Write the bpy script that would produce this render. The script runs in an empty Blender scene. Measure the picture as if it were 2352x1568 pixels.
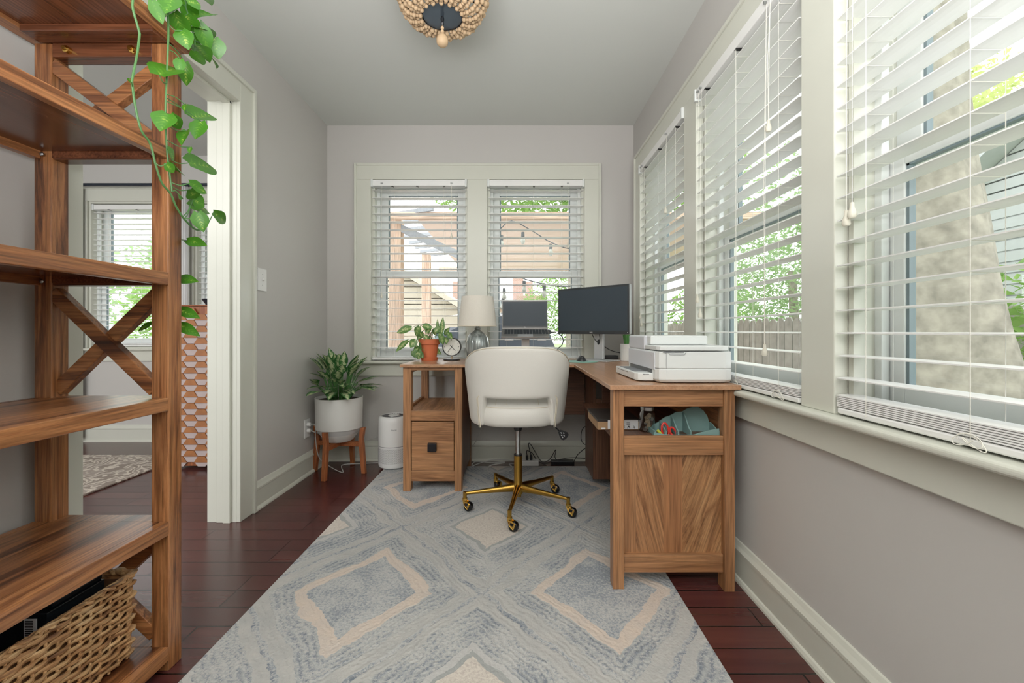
import bpy, bmesh, math, random
from mathutils import Vector, Matrix, noise as mnoise
R = math.radians
random.seed(7)
scene = bpy.context.scene
COL = scene.collection
CAMZ = 0.98

def P(px, py, Y):                      # a point of the photo at depth Y -> world point
    return Vector(((px-1187)*Y/1000, Y, CAMZ-(py-760)*Y/1000))
def PX(px, py, X):                     # a point of the photo on the plane x = X
    Y = X*1000/(px-1187)
    return Vector((X, Y, CAMZ-(py-760)*Y/1000))

# ------------------------------------------------------------------ materials
def new_mat(name):
    m = bpy.data.materials.new(name); m.use_nodes = True
    nt = m.node_tree; b = nt.nodes['Principled BSDF']
    return m, nt, b
def lnk(nt, a, b): nt.links.new(a, b)
def srgb(r, g, b):
    f = lambda c: (c/255/12.92) if c/255 <= .04045 else ((c/255+.055)/1.055)**2.4
    return (f(r), f(g), f(b), 1)
def simple(name, col, rough=.5, metal=0, var=0.04, nscale=8, bump=0, bscale=200, sheen=0, coat=0, trans=0, ior=None, spec=None):
    m, nt, b = new_mat(name)
    if len(col) == 3: col = srgb(*col)
    tc = nt.nodes.new('ShaderNodeTexCoord')
    n = nt.nodes.new('ShaderNodeTexNoise'); n.inputs['Scale'].default_value = nscale; n.inputs['Detail'].default_value = 4
    lnk(nt, tc.outputs['Object'], n.inputs['Vector'])
    r = nt.nodes.new('ShaderNodeValToRGB')
    r.color_ramp.elements[0].position = .3; r.color_ramp.elements[1].position = .7
    r.color_ramp.elements[0].color = tuple(c*(1-var) for c in col[:3])+(1,)
    r.color_ramp.elements[1].color = tuple(min(1, c*(1+var)) for c in col[:3])+(1,)
    lnk(nt, n.outputs['Fac'], r.inputs['Fac']); lnk(nt, r.outputs['Color'], b.inputs['Base Color'])
    b.inputs['Roughness'].default_value = rough; b.inputs['Metallic'].default_value = metal
    if coat: b.inputs['Coat Weight'].default_value = coat
    if sheen: b.inputs['Sheen Weight'].default_value = sheen
    if trans: b.inputs['Transmission Weight'].default_value = trans
    if ior: b.inputs['IOR'].default_value = ior
    if spec is not None: b.inputs['Specular IOR Level'].default_value = spec
    if bump:
        n2 = nt.nodes.new('ShaderNodeTexNoise'); n2.inputs['Scale'].default_value = bscale
        lnk(nt, tc.outputs['Object'], n2.inputs['Vector'])
        bp = nt.nodes.new('ShaderNodeBump'); bp.inputs['Strength'].default_value = bump; bp.inputs['Distance'].default_value = .002
        lnk(nt, n2.outputs['Fac'], bp.inputs['Height']); lnk(nt, bp.outputs['Normal'], b.inputs['Normal'])
    return m
def ramp(nt, fac, stops, mode='LINEAR'):
    r = nt.nodes.new('ShaderNodeValToRGB'); cr = r.color_ramp; cr.interpolation = mode
    while len(cr.elements) < len(stops): cr.elements.new(.5)
    for e, (p, c) in zip(cr.elements, stops):
        e.position = p; e.color = c if len(c) == 4 else srgb(*c)
    if fac is not None: lnk(nt, fac, r.inputs['Fac'])
    return r
def mth(nt, op, a, b=None, c=None):
    n = nt.nodes.new('ShaderNodeMath'); n.operation = op
    for i, v in enumerate((a, b, c)):
        if v is None: continue
        if isinstance(v, (int, float)): n.inputs[i].default_value = v
        else: lnk(nt, v, n.inputs[i])
    return n.outputs[0]
def mixc(nt, f, a, b, mode='MIX'):
    n = nt.nodes.new('ShaderNodeMix'); n.data_type = 'RGBA'; n.blend_type = mode
    for key, v in ((0, f), (6, a), (7, b)):
        if isinstance(v, (int, float)): n.inputs[key].default_value = v
        elif isinstance(v, tuple): n.inputs[key].default_value = v if len(v) == 4 else srgb(*v)
        else: lnk(nt, v, n.inputs[key])
    return n.outputs[2]

def wood_axis(name, stops, axis, rough, seed=0, angle=0, across=13, along=1.0, fine=.5, dist=.9, coat=0):
    m, nt, b = new_mat(name)
    tc = nt.nodes.new('ShaderNodeTexCoord'); oi = nt.nodes.new('ShaderNodeObjectInfo')
    add = nt.nodes.new('ShaderNodeVectorMath'); add.operation = 'MULTIPLY_ADD'
    cmb = nt.nodes.new('ShaderNodeCombineXYZ')
    v = mth(nt, 'MULTIPLY', oi.outputs['Random'], 31.0)
    for i in range(3): lnk(nt, v, cmb.inputs[i])
    lnk(nt, tc.outputs['Object'], add.inputs[0]); add.inputs[1].default_value = (1, 1, 1); lnk(nt, cmb.outputs[0], add.inputs[2])
    mp = nt.nodes.new('ShaderNodeMapping'); s = [across]*3; s[axis] = along
    mp.inputs['Scale'].default_value = s; mp.inputs['Location'].default_value = (seed*3.7, seed*1.9, seed*5.3)
    pre = nt.nodes.new('ShaderNodeMapping'); pre.inputs['Rotation'].default_value = (0, R(angle), 0)
    lnk(nt, add.outputs[0], pre.inputs['Vector']); lnk(nt, pre.outputs[0], mp.inputs['Vector'])
    n = nt.nodes.new('ShaderNodeTexNoise'); n.inputs['Scale'].default_value = 1; n.inputs['Detail'].default_value = 9
    n.inputs['Distortion'].default_value = dist; n.inputs['Roughness'].default_value = .68
    lnk(nt, mp.outputs[0], n.inputs['Vector'])
    r = ramp(nt, n.outputs['Fac'], stops)
    mp2 = nt.nodes.new('ShaderNodeMapping'); s2 = [170]*3; s2[axis] = 5; mp2.inputs['Scale'].default_value = s2
    lnk(nt, pre.outputs[0], mp2.inputs['Vector'])
    n2 = nt.nodes.new('ShaderNodeTexNoise'); n2.inputs['Scale'].default_value = 1; n2.inputs['Detail'].default_value = 3
    lnk(nt, mp2.outputs[0], n2.inputs['Vector'])
    r2 = ramp(nt, n2.outputs['Fac'], [(.3, (1-fine, 1-fine, 1-fine, 1)), (.62, (1.08, 1.08, 1.08, 1))])
    c = mixc(nt, 1.0, r.outputs['Color'], r2.outputs['Color'], 'MULTIPLY')
    lnk(nt, c, b.inputs['Base Color'])
    b.inputs['Roughness'].default_value = rough
    if coat: b.inputs['Coat Weight'].default_value = coat; b.inputs['Coat Roughness'].default_value = .15
    bp = nt.nodes.new('ShaderNodeBump'); bp.inputs['Strength'].default_value = .12; bp.inputs['Distance'].default_value = .001
    lnk(nt, n2.outputs['Fac'], bp.inputs['Height']); lnk(nt, bp.outputs['Normal'], b.inputs['Normal'])
    return m
def wood(name, stops, rough=.4, **k):
    return {i: wood_axis(name+'_'+'xyz'[i], stops, i, rough, **k) for i in range(3)}

MANGO = [(.25, (98, 62, 38)), (.40, (146, 98, 62)), (.52, (178, 126, 84)), (.66, (160, 108, 68)), (.80, (190, 146, 102))]
W_DESK = wood('mango_wood', MANGO, .42)
W_DESKTOP = wood('mango_top', [(.25, (142, 100, 72)), (.42, (168, 122, 90)), (.6, (184, 140, 106)), (.8, (160, 114, 82))], .28, fine=.18)
W_DESKSHADE = wood('mango_shadow_side', [(.25, (70, 44, 32)), (.45, (100, 66, 48)), (.7, (120, 82, 60)), (.85, (84, 54, 40))], .45)  # same mango wood, darkened: shade painted into the colour
ACACIA = [(.30, (46, 25, 16)), (.40, (92, 52, 30)), (.47, (140, 86, 50)), (.54, (172, 114, 70)), (.60, (134, 82, 48)), (.68, (66, 37, 22)), (.76, (128, 78, 44))]
W_SHELF = wood('acacia_wood', ACACIA, .3, across=13, along=.9, dist=.7)
W_SHELFSHADE = wood('acacia_shaded_underside', [(.25, (64, 34, 22)), (.45, (96, 54, 34)), (.7, (122, 72, 46)), (.85, (84, 48, 30))], .22, across=7)  # darker copy of the acacia, shade of the undersides painted in
W_STAND = wood('teak_wood', [(.25, (112, 56, 28)), (.5, (158, 88, 48)), (.8, (176, 104, 60))], .4)
W_PINE = wood('cedar_wood', [(.25, (206, 164, 138)), (.5, (232, 198, 174)), (.8, (240, 214, 194))], .7, across=14)

M = {}
M['wall'] = simple('wall_paint', (191, 188, 184), .5, var=.012, nscale=1.5, bump=.08, bscale=90)
M['ceiling'] = simple('ceiling_paint', (208, 211, 206), .8, var=.01, nscale=1.5)
M['trim'] = simple('trim_paint', (206, 207, 195), .28, var=.015, nscale=6, bump=.15, bscale=30)
M['vinyl'] = simple('window_vinyl', (222, 226, 224), .35, var=.01)
M['gasket'] = simple('window_gasket', (112, 128, 134), .4)
M['blind'] = simple('blind_white', (236, 236, 234), .32, var=.01)
M['cord'] = simple('blind_cord', (232, 230, 220), .7)
M['tassel'] = simple('tassel_plastic', (216, 212, 196), .4)
M['metal'] = simple('brushed_metal', (170, 172, 172), .28, metal=1)
M['chrome'] = simple('chrome', (200, 202, 205), .12, metal=1)
M['gold'] = simple('brushed_gold', (176, 136, 62), .3, metal=1, var=.02)
M['goldshine'] = simple('polished_gold', (222, 180, 92), .14, metal=1)
M['black'] = simple('black_plastic', (24, 25, 28), .35)
M['rubber'] = simple('black_rubber', (14, 14, 16), .25)
M['darkmetal'] = simple('dark_bronze', (44, 42, 46), .35, metal=.7)
M['plate'] = simple('blue_black_metal', (72, 84, 96), .3, metal=.5)
M['chair'] = simple('cream_leather', (222, 219, 212), .42, var=.015, nscale=4, bump=.15, bscale=260)
M['piping'] = simple('cream_piping', (226, 216, 196), .5)
M['printer'] = simple('printer_shell', (226, 230, 229), .4, var=.008)
M['printer2'] = simple('printer_front', (218, 221, 228), .35, var=.008)
M['seam'] = simple('seam_grey', (120, 124, 128), .5)
M['screen'] = simple('screen_glass', (58, 68, 77), .4, spec=.25, var=.05, nscale=1.5)
M['bezel'] = simple('bezel_black', (40, 44, 48), .35)
M['silver'] = simple('silver_plastic', (196, 198, 200), .35, metal=.3)
M['laptop'] = simple('laptop_aluminium', (150, 148, 146), .35, metal=.6)
M['keys'] = simple('keyboard_keys', (50, 56, 62), .5)
M['shade'] = simple('linen_shade', (226, 220, 208), .8, var=.02, nscale=120, bump=.3, bscale=400)
M['terracotta'] = simple('terracotta', (196, 98, 58), .6, var=.08)
M['soil'] = simple('soil', (52, 40, 32), .95, var=.4, nscale=90, bump=1, bscale=120)
M['ceramic'] = simple('white_ceramic', (226, 226, 222), .4, var=.01)
M['ceramic2'] = simple('grey_glaze', (200, 201, 200), .25, var=.01)
M['white'] = simple('white_plastic', (228, 228, 226), .35, var=.01)
M['teal'] = simple('teal_painted_wood', (116, 150, 147), .6, var=.03)
M['mint'] = simple('mint_pad', (150, 200, 188), .6, var=.02)
M['kraft'] = simple('kraft_card', (156, 122, 88), .8, var=.05, nscale=40)
M['darkcard'] = simple('dark_card', (30, 24, 22), .5)
M['label'] = simple('paper_label', (220, 222, 224), .6)
M['ink'] = simple('black_ink', (30, 30, 32), .6)
M['red'] = simple('red_plastic', (206, 44, 34), .4)
M['greyp'] = simple('grey_plastic', (96, 96, 98), .4)
M['yellow'] = simple('highlighter', (202, 212, 70), .4)
M['cork'] = simple('cork', (140, 122, 98), .8, var=.2, nscale=60)
M['bead'] = simple('wood_bead', (190, 160, 124), .6, var=.07, nscale=30)
M['wcable'] = simple('grey_cable', (186, 186, 182), .5)
M['gletter'] = simple('gold_print', (168, 142, 84), .4, metal=.3)
M['boxblack'] = simple('glossy_black_card', (22, 26, 32), .2)
M['clockface'] = simple('clock_dial', (226, 226, 218), .5)
M['stem'] = simple('plant_stem', (70, 116, 60), .5)
M['aloe'] = simple('aloe_leaf', (74, 140, 64), .45, var=.15, nscale=30)
M['curtain'] = simple('sheer_curtain', (228, 228, 228), .9, var=.02)
M['bark'] = simple('tree_bark', (150, 143, 130), .95, var=.3, nscale=16, bump=1, bscale=24)
M['grass'] = simple('lawn', (128, 152, 92), .95, var=.3, nscale=6)
M['patio'] = simple('patio_stone', (215, 208, 204), .9, var=.1, nscale=3)
M['cream'] = simple('cream_siding', (196, 186, 168), .8)
M['whiteside'] = simple('white_siding', (188, 190, 192), .8)
M['roof'] = simple('grey_roof', (160, 163, 170), .9, var=.1, nscale=30)
M['fence'] = simple('weathered_fence', (146, 142, 134), .95, var=.2, nscale=7)
M['fence2'] = simple('brown_fence', (150, 122, 106), .95, var=.2, nscale=7)
M['cover'] = simple('dark_cover', (84, 90, 102), .7, var=.15, nscale=4)
M['bulb'] = simple('clear_bulb', (190, 190, 180), .2)
M['darkcord'] = simple('dark_cord', (70, 74, 78), .6)
M['planks'] = simple('bounce_lit_planks', (250, 222, 208), .7, var=.05, nscale=3)  # lighter than the cedar: ground bounce on the roof underside painted in
M['rod'] = simple('curtain_rod', (44, 50, 62), .35, metal=.5)
M['hexwood'] = simple('hex_wood', (160, 98, 50), .5, var=.2, nscale=12)
M['hexpale'] = simple('hex_pale', (182, 166, 164), .5, var=.06, nscale=12)
M['hexback'] = simple('hex_back', (70, 46, 36), .6)

def glass_mat():
    m, nt, b = new_mat('window_glass')
    nt.nodes.remove(b); out = nt.nodes['Material Output']
    t = nt.nodes.new('ShaderNodeBsdfTransparent'); t.inputs[0].default_value = (.97, .985, .98, 1)
    g = nt.nodes.new('ShaderNodeBsdfGlossy'); g.inputs['Roughness'].default_value = .02
    mx = nt.nodes.new('ShaderNodeMixShader'); mx.inputs[0].default_value = .02
    lnk(nt, t.outputs[0], mx.inputs[1]); lnk(nt, g.outputs[0], mx.inputs[2]); lnk(nt, mx.outputs[0], out.inputs[0])
    return m
M['glass'] = glass_mat()
def jar_glass():
    m, nt, b = new_mat('jar_glass')
    nt.nodes.remove(b); out = nt.nodes['Material Output']
    t = nt.nodes.new('ShaderNodeBsdfTransparent'); t.inputs[0].default_value = (.9, .92, .92, 1)
    g = nt.nodes.new('ShaderNodeBsdfGlossy'); g.inputs['Roughness'].default_value = .05
    lw = nt.nodes.new('ShaderNodeLayerWeight'); lw.inputs[0].default_value = .35
    mx = nt.nodes.new('ShaderNodeMixShader'); lnk(nt, lw.outputs['Facing'], mx.inputs[0])
    lnk(nt, t.outputs[0], mx.inputs[1]); lnk(nt, g.outputs[0], mx.inputs[2]); lnk(nt, mx.outputs[0], out.inputs[0])
    return m
M['jar'] = jar_glass()

def lampglass():
    m, nt, b = new_mat('mercury_glass')
    tc = nt.nodes.new('ShaderNodeTexCoord')
    mp = nt.nodes.new('ShaderNodeMapping'); mp.inputs['Scale'].default_value = (60, 60, 6)
    lnk(nt, tc.outputs['Object'], mp.inputs[0])
    n = nt.nodes.new('ShaderNodeTexNoise'); n.inputs['Scale'].default_value = 1; n.inputs['Detail'].default_value = 5
    lnk(nt, mp.outputs[0], n.inputs['Vector'])
    r = ramp(nt, n.outputs['Fac'], [(.3, (96, 104, 104)), (.55, (142, 150, 148)), (.75, (196, 202, 200))])
    lnk(nt, r.outputs[0], b.inputs['Base Color']); b.inputs['Roughness'].default_value = .15; b.inputs['Metallic'].default_value = .35
    b.inputs['Coat Weight'].default_value = .6
    return m
M['lampglass'] = lampglass()

def floor_mat():
    m, nt, b = new_mat('cherry_floor')
    tc = nt.nodes.new('ShaderNodeTexCoord')
    br = nt.nodes.new('ShaderNodeTexBrick'); br.offset = .37; br.offset_frequency = 3
    br.inputs['Scale'].default_value = 1; br.inputs['Brick Width'].default_value = 1.15; br.inputs['Row Height'].default_value = .1
    br.inputs['Mortar Size'].default_value = .003; br.inputs['Mortar Smooth'].default_value = .2; br.inputs['Bias'].default_value = 0
    br.inputs['Color1'].default_value = (0, 0, 0, 1); br.inputs['Color2'].default_value = (1, 1, 1, 1); br.inputs['Mortar'].default_value = (.5, .5, .5, 1)
    mp0 = nt.nodes.new('ShaderNodeMapping'); mp0.inputs['Location'].default_value = (.3, -.012, 0)
    lnk(nt, tc.outputs['Object'], mp0.inputs[0]); lnk(nt, mp0.outputs[0], br.inputs['Vector'])
    mp = nt.nodes.new('ShaderNodeMapping'); mp.inputs['Scale'].default_value = (1.5, 26, 1)
    lnk(nt, tc.outputs['Object'], mp.inputs[0])
    n = nt.nodes.new('ShaderNodeTexNoise'); n.inputs['Scale'].default_value = 1.2; n.inputs['Detail'].default_value = 5
    lnk(nt, mp.outputs[0], n.inputs['Vector'])
    v = mth(nt, 'MULTIPLY_ADD', br.outputs['Color'], .22, mth(nt, 'MULTIPLY_ADD', n.outputs['Fac'], .5, .12))
    r = ramp(nt, v, [(.2, (54, 26, 26)), (.5, (76, 38, 36)), (.8, (98, 52, 46))])
    c = mixc(nt, br.outputs['Fac'], r.outputs[0], (14, 5, 5))
    lnk(nt, c, b.inputs['Base Color']); b.inputs['Roughness'].default_value = .24
    bp = nt.nodes.new('ShaderNodeBump'); bp.inputs['Strength'].default_value = .7; bp.inputs['Distance'].default_value = .002; bp.invert = True
    lnk(nt, br.outputs['Fac'], bp.inputs['Height']); lnk(nt, bp.outputs[0], b.inputs['Normal'])
    return m
M['floor'] = floor_mat()

def rug_mat():
    m, nt, b = new_mat('diamond_rug')
    geo = nt.nodes.new('ShaderNodeNewGeometry')
    n0 = nt.nodes.new('ShaderNodeTexNoise'); n0.inputs['Scale'].default_value = 7; n0.inputs['Detail'].default_value = 2
    lnk(nt, geo.outputs['Position'], n0.inputs['Vector'])
    n00 = nt.nodes.new('ShaderNodeTexNoise'); n00.inputs['Scale'].default_value = 45; n00.inputs['Detail'].default_value = 2
    lnk(nt, geo.outputs['Position'], n00.inputs['Vector'])
    sx = nt.nodes.new('ShaderNodeSeparateXYZ'); lnk(nt, geo.outputs['Position'], sx.inputs[0])
    sn = nt.nodes.new('ShaderNodeSeparateColor'); lnk(nt, n0.outputs['Color'], sn.inputs[0])
    sn2 = nt.nodes.new('ShaderNodeSeparateColor'); lnk(nt, n00.outputs['Color'], sn2.inputs[0])
    def wob(o, ch):
        a = mth(nt, 'MULTIPLY_ADD', mth(nt, 'SUBTRACT', sn.outputs[ch], .5), .07, o)
        return mth(nt, 'MULTIPLY_ADD', mth(nt, 'SUBTRACT', sn2.outputs[ch], .5), .016, a)
    x = wob(sx.outputs[0], 0); y = wob(sx.outputs[1], 1)
    u = mth(nt, 'DIVIDE', mth(nt, 'ADD', x, .57), .88)
    v = mth(nt, 'DIVIDE', mth(nt, 'SUBTRACT', y, 1.62), 1.08)
    p = mth(nt, 'ADD', u, v); q = mth(nt, 'SUBTRACT', u, v)
    rp = mth(nt, 'ROUND', p); rq = mth(nt, 'ROUND', q)
    dp = mth(nt, 'ABSOLUTE', mth(nt, 'SUBTRACT', p, rp)); dq = mth(nt, 'ABSOLUTE', mth(nt, 'SUBTRACT', q, rq))
    d = mth(nt, 'MULTIPLY', mth(nt, 'MAXIMUM', dp, dq), 2)
    par = mth(nt, 'PINGPONG', mth(nt, 'ADD', rp, rq), 1)      # 0 outline diamonds, 1 filled diamonds
    # textures
    def noise(scale, det=3, rough=.6, stretch=None):
        n = nt.nodes.new('ShaderNodeTexNoise'); n.inputs['Scale'].default_value = scale; n.inputs['Detail'].default_value = det; n.inputs['Roughness'].default_value = rough
        if stretch:
            mp = nt.nodes.new('ShaderNodeMapping'); mp.inputs['Scale'].default_value = stretch; lnk(nt, geo.outputs['Position'], mp.inputs[0]); lnk(nt, mp.outputs[0], n.inputs['Vector'])
        else: lnk(nt, geo.outputs['Position'], n.inputs['Vector'])
        return n.outputs['Fac']
    speck = noise(95, 3, .8); big = noise(3.2, 2); mid = noise(14, 3)
    BLUE = (108, 116, 127); GREY = (166, 166, 165); LGREY = (184, 183, 181); PINK = (208, 191, 176); CREAM = (208, 199, 188); BGR = (144, 149, 157)
    # speckled area: blue flecks on grey, amount by big noise
    sp = mth(nt, 'ADD', mth(nt, 'MULTIPLY', speck, 1.0), mth(nt, 'MULTIPLY', mth(nt, 'SUBTRACT', big, .5), .55))
    sp = mth(nt, 'MULTIPLY_ADD', mth(nt, 'SUBTRACT', mid, .5), .35, sp)
    spk = ramp(nt, sp, [(.39, LGREY), (.47, GREY), (.53, BGR), (.62, BLUE)]).outputs[0]
    # stripes parallel to the diamond sides
    st = mth(nt, 'SINE', mth(nt, 'MULTIPLY', d, 100.0))
    stv = mth(nt, 'MULTIPLY_ADD', st, .5, .5)
    strp = mixc(nt, mth(nt, 'MULTIPLY_ADD', stv, .55, .4), (184, 185, 182), spk)
    flat = ramp(nt, mid, [(.3, (170, 170, 168)), (.7, (184, 182, 178))]).outputs[0]
    pinkv = ramp(nt, mid, [(.3, PINK), (.7, (198, 186, 176))]).outputs[0]
    creamv = ramp(nt, speck, [(.35, (184, 172, 164)), (.55, CREAM)]).outputs[0]
    def pick(stops):   # ramp constant -> mask
        return ramp(nt, d, stops, 'CONSTANT').outputs[0]
    K = (0, 0, 0, 1); W = (1, 1, 1, 1)
    # type A
    a = mixc(nt, .28, spk, (176, 180, 181))
    mA_pink = pick([(0, K), (.47, W), (.60, K), (.99, K)])
    mA_str = pick([(0, K), (.60, W), (.82, K), (.99, K)])
    mA_flat = pick([(0, K), (.82, W), (.965, K), (.99, K)])
    a = mixc(nt, mA_str, a, strp); a = mixc(nt, mA_flat, a, flat); a = mixc(nt, mA_pink, a, pinkv)
    bb = spk
    mB_fill = pick([(0, W), (.40, K), (.99, K)])
    mB_g = pick([(0, K), (.40, W), (.45, K), (.99, K)])
    mB_c = pick([(0, K), (.45, W), (.52, K), (.99, K)])
    mB_s = pick([(0, K), (.52, W), (.86, K), (.99, K)])
    mB_f = pick([(0, K), (.86, W), (.975, K), (.99, K)])
    bb = mixc(nt, mB_s, bb, strp); bb = mixc(nt, mB_f, bb, flat); bb = mixc(nt, mB_c, bb, LGREY); bb = mixc(nt, mB_g, bb, (156, 158, 156)); bb = mixc(nt, mB_fill, bb, creamv)
    c = mixc(nt, par, a, bb)
    lnk(nt, c, b.inputs['Base Color']); b.inputs['Roughness'].default_value = .95; b.inputs['Specular IOR Level'].default_value = .1
    b.inputs['Sheen Weight'].default_value = .15
    vo = nt.nodes.new('ShaderNodeTexVoronoi'); vo.inputs['Scale'].default_value = 95; lnk(nt, geo.outputs['Position'], vo.inputs['Vector'])
    strmask = mth(nt, 'GREATER_THAN', d, .5)
    h = mth(nt, 'ADD', mth(nt, 'MULTIPLY', mth(nt, 'MULTIPLY', stv, strmask), .6), mth(nt, 'MULTIPLY', vo.outputs['Distance'], -.8))
    h = mth(nt, 'MULTIPLY_ADD', speck, .8, h)
    bp = nt.nodes.new('ShaderNodeBump'); bp.inputs['Strength'].default_value = .55; bp.inputs['Distance'].default_value = .004
    lnk(nt, h, bp.inputs['Height']); lnk(nt, bp.outputs[0], b.inputs['Normal'])
    return m
M['rug'] = rug_mat()

def persian_mat():
    m, nt, b = new_mat('cream_patterned_rug')
    geo = nt.nodes.new('ShaderNodeNewGeometry')
    w = nt.nodes.new('ShaderNodeTexWave'); w.inputs['Scale'].default_value = 2.2; w.inputs['Distortion'].default_value = 14; w.inputs['Detail'].default_value = 3; w.inputs['Detail Scale'].default_value = 2.5
    lnk(nt, geo.outputs['Position'], w.inputs['Vector'])
    n = nt.nodes.new('ShaderNodeTexNoise'); n.inputs['Scale'].default_value = 60; lnk(nt, geo.outputs['Position'], n.inputs['Vector'])
    v = mth(nt, 'MULTIPLY_ADD', n.outputs['Fac'], .4, mth(nt, 'MULTIPLY', w.outputs['Fac'], .6))
    r = ramp(nt, v, [(.34, (142, 130, 120)), (.42, (206, 196, 182)), (.62, (216, 206, 192)), (.74, (160, 148, 138))])
    lnk(nt, r.outputs[0], b.inputs['Base Color']); b.inputs['Roughness'].default_value = .95
    return m
M['persian'] = persian_mat()

def leaf_mat(name, edge, mid, light, amount, veins=14):
    m, nt, b = new_mat(name)
    uv = nt.nodes.new('ShaderNodeUVMap'); s = nt.nodes.new('ShaderNodeSeparateXYZ'); lnk(nt, uv.outputs[0], s.inputs[0])
    tc = nt.nodes.new('ShaderNodeTexCoord')
    n = nt.nodes.new('ShaderNodeTexNoise'); n.inputs['Scale'].default_value = 60; n.inputs['Detail'].default_value = 4; lnk(nt, tc.outputs['Object'], n.inputs['Vector'])
    c = mth(nt, 'ABSOLUTE', mth(nt, 'SUBTRACT', s.outputs[0], .5))      # 0 at midrib
    vn = mth(nt, 'SINE', mth(nt, 'MULTIPLY', mth(nt, 'SUBTRACT', s.outputs[1], mth(nt, 'MULTIPLY', c, .7)), veins*3.1))
    f = mth(nt, 'ADD', mth(nt, 'MULTIPLY', n.outputs['Fac'], 1.1), mth(nt, 'ADD', mth(nt, 'MULTIPLY', vn, .12), mth(nt, 'MULTIPLY', c, -1.1)))
    f = mth(nt, 'ADD', f, amount)
    r = ramp(nt, f, [(.25, edge), (.5, mid), (.62, light)])
    lnk(nt, r.outputs[0], b.inputs['Base Color']); b.inputs['Roughness'].default_value = .35
    tr = nt.nodes.new('ShaderNodeBsdfTranslucent'); lnk(nt, r.outputs[0], tr.inputs[0])
    mx = nt.nodes.new('ShaderNodeMixShader'); mx.inputs[0].default_value = .25
    lnk(nt, b.outputs[0], mx.inputs[1]); lnk(nt, tr.outputs[0], mx.inputs[2]); lnk(nt, mx.outputs[0], nt.nodes['Material Output'].inputs[0])
    return m
M['pothos'] = leaf_mat('pothos_leaf', (66, 128, 30), (88, 148, 40), (160, 186, 78), -.12)
M['marble'] = leaf_mat('marbled_leaf', (84, 128, 62), (140, 170, 92), (206, 214, 156), .02)
M['aglao'] = leaf_mat('aglaonema_leaf', (34, 86, 40), (74, 128, 66), (202, 214, 164), .2, veins=22)
def foliage_mat(name, a, b_):
    m, nt, b = new_mat(name)
    tc = nt.nodes.new('ShaderNodeTexCoord'); n = nt.nodes.new('ShaderNodeTexNoise'); n.inputs['Scale'].default_value = 4
    lnk(nt, tc.outputs['Object'], n.inputs['Vector'])
    r = ramp(nt, n.outputs['Fac'], [(.3, a), (.7, b_)]); lnk(nt, r.outputs[0], b.inputs['Base Color']); b.inputs['Roughness'].default_value = .7
    tr = nt.nodes.new('ShaderNodeBsdfTranslucent'); lnk(nt, r.outputs[0], tr.inputs[0])
    mx = nt.nodes.new('ShaderNodeMixShader'); mx.inputs[0].default_value = .5
    lnk(nt, b.outputs[0], mx.inputs[1]); lnk(nt, tr.outputs[0], mx.inputs[2]); lnk(nt, mx.outputs[0], nt.nodes['Material Output'].inputs[0])
    return m
M['fol_green'] = foliage_mat('foliage_green', (118, 158, 74), (158, 194, 104))
M['fol_yellow'] = foliage_mat('foliage_yellow', (168, 180, 104), (190, 200, 130))
M['fol_pale'] = foliage_mat('foliage_pale', (132, 164, 108), (168, 192, 140))

def brick_mat():
    m, nt, b = new_mat('red_brick')
    tc = nt.nodes.new('ShaderNodeTexCoord'); mp = nt.nodes.new('ShaderNodeMapping'); mp.inputs['Rotation'].default_value = (R(90), 0, 0)
    lnk(nt, tc.outputs['Object'], mp.inputs[0])
    br = nt.nodes.new('ShaderNodeTexBrick'); br.inputs['Scale'].default_value = 4
    br.inputs['Color1'].default_value = srgb(182, 136, 122); br.inputs['Color2'].default_value = srgb(192, 150, 136); br.inputs['Mortar'].default_value = srgb(200, 190, 184)
    lnk(nt, mp.outputs[0], br.inputs['Vector']); lnk(nt, br.outputs['Color'], b.inputs['Base Color']); b.inputs['Roughness'].default_value = .9
    return m
M['brick'] = brick_mat()

def weave_mat():
    m, nt, b = new_mat('hyacinth_weave')
    tc = nt.nodes.new('ShaderNodeTexCoord')
    mp = nt.nodes.new('ShaderNodeMapping'); mp.inputs['Scale'].default_value = (14, 14, 50); lnk(nt, tc.outputs['Object'], mp.inputs[0])
    n = nt.nodes.new('ShaderNodeTexNoise'); n.inputs['Scale'].default_value = 1; n.inputs['Detail'].default_value = 3; lnk(nt, mp.outputs[0], n.inputs['Vector'])
    r = ramp(nt, n.outputs['Fac'], [(.28, (112, 74, 50)), (.42, (176, 128, 82)), (.58, (208, 166, 116)), (.75, (222, 190, 146))])
    mp2 = nt.nodes.new('ShaderNodeMapping'); mp2.inputs['Scale'].default_value = (30, 30, 420); lnk(nt, tc.outputs['Object'], mp2.inputs[0])
    n2 = nt.nodes.new('ShaderNodeTexNoise'); n2.inputs['Scale'].default_value = 1; lnk(nt, mp2.outputs[0], n2.inputs['Vector'])
    r2 = ramp(nt, n2.outputs['Fac'], [(.3, (.62, .6, .58, 1)), (.6, (1.05, 1.05, 1.05, 1))])
    lnk(nt, mixc(nt, 1.0, r.outputs[0], r2.outputs[0], 'MULTIPLY'), b.inputs['Base Color']); b.inputs['Roughness'].default_value = .6
    bp = nt.nodes.new('ShaderNodeBump'); bp.inputs['Strength'].default_value = .5; bp.inputs['Distance'].default_value = .002
    lnk(nt, n2.outputs['Fac'], bp.inputs['Height']); lnk(nt, bp.outputs[0], b.inputs['Normal'])
    return m
M['weave'] = weave_mat()
M['weavedark'] = simple('basket_liner', (120, 84, 54), .9)

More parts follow.
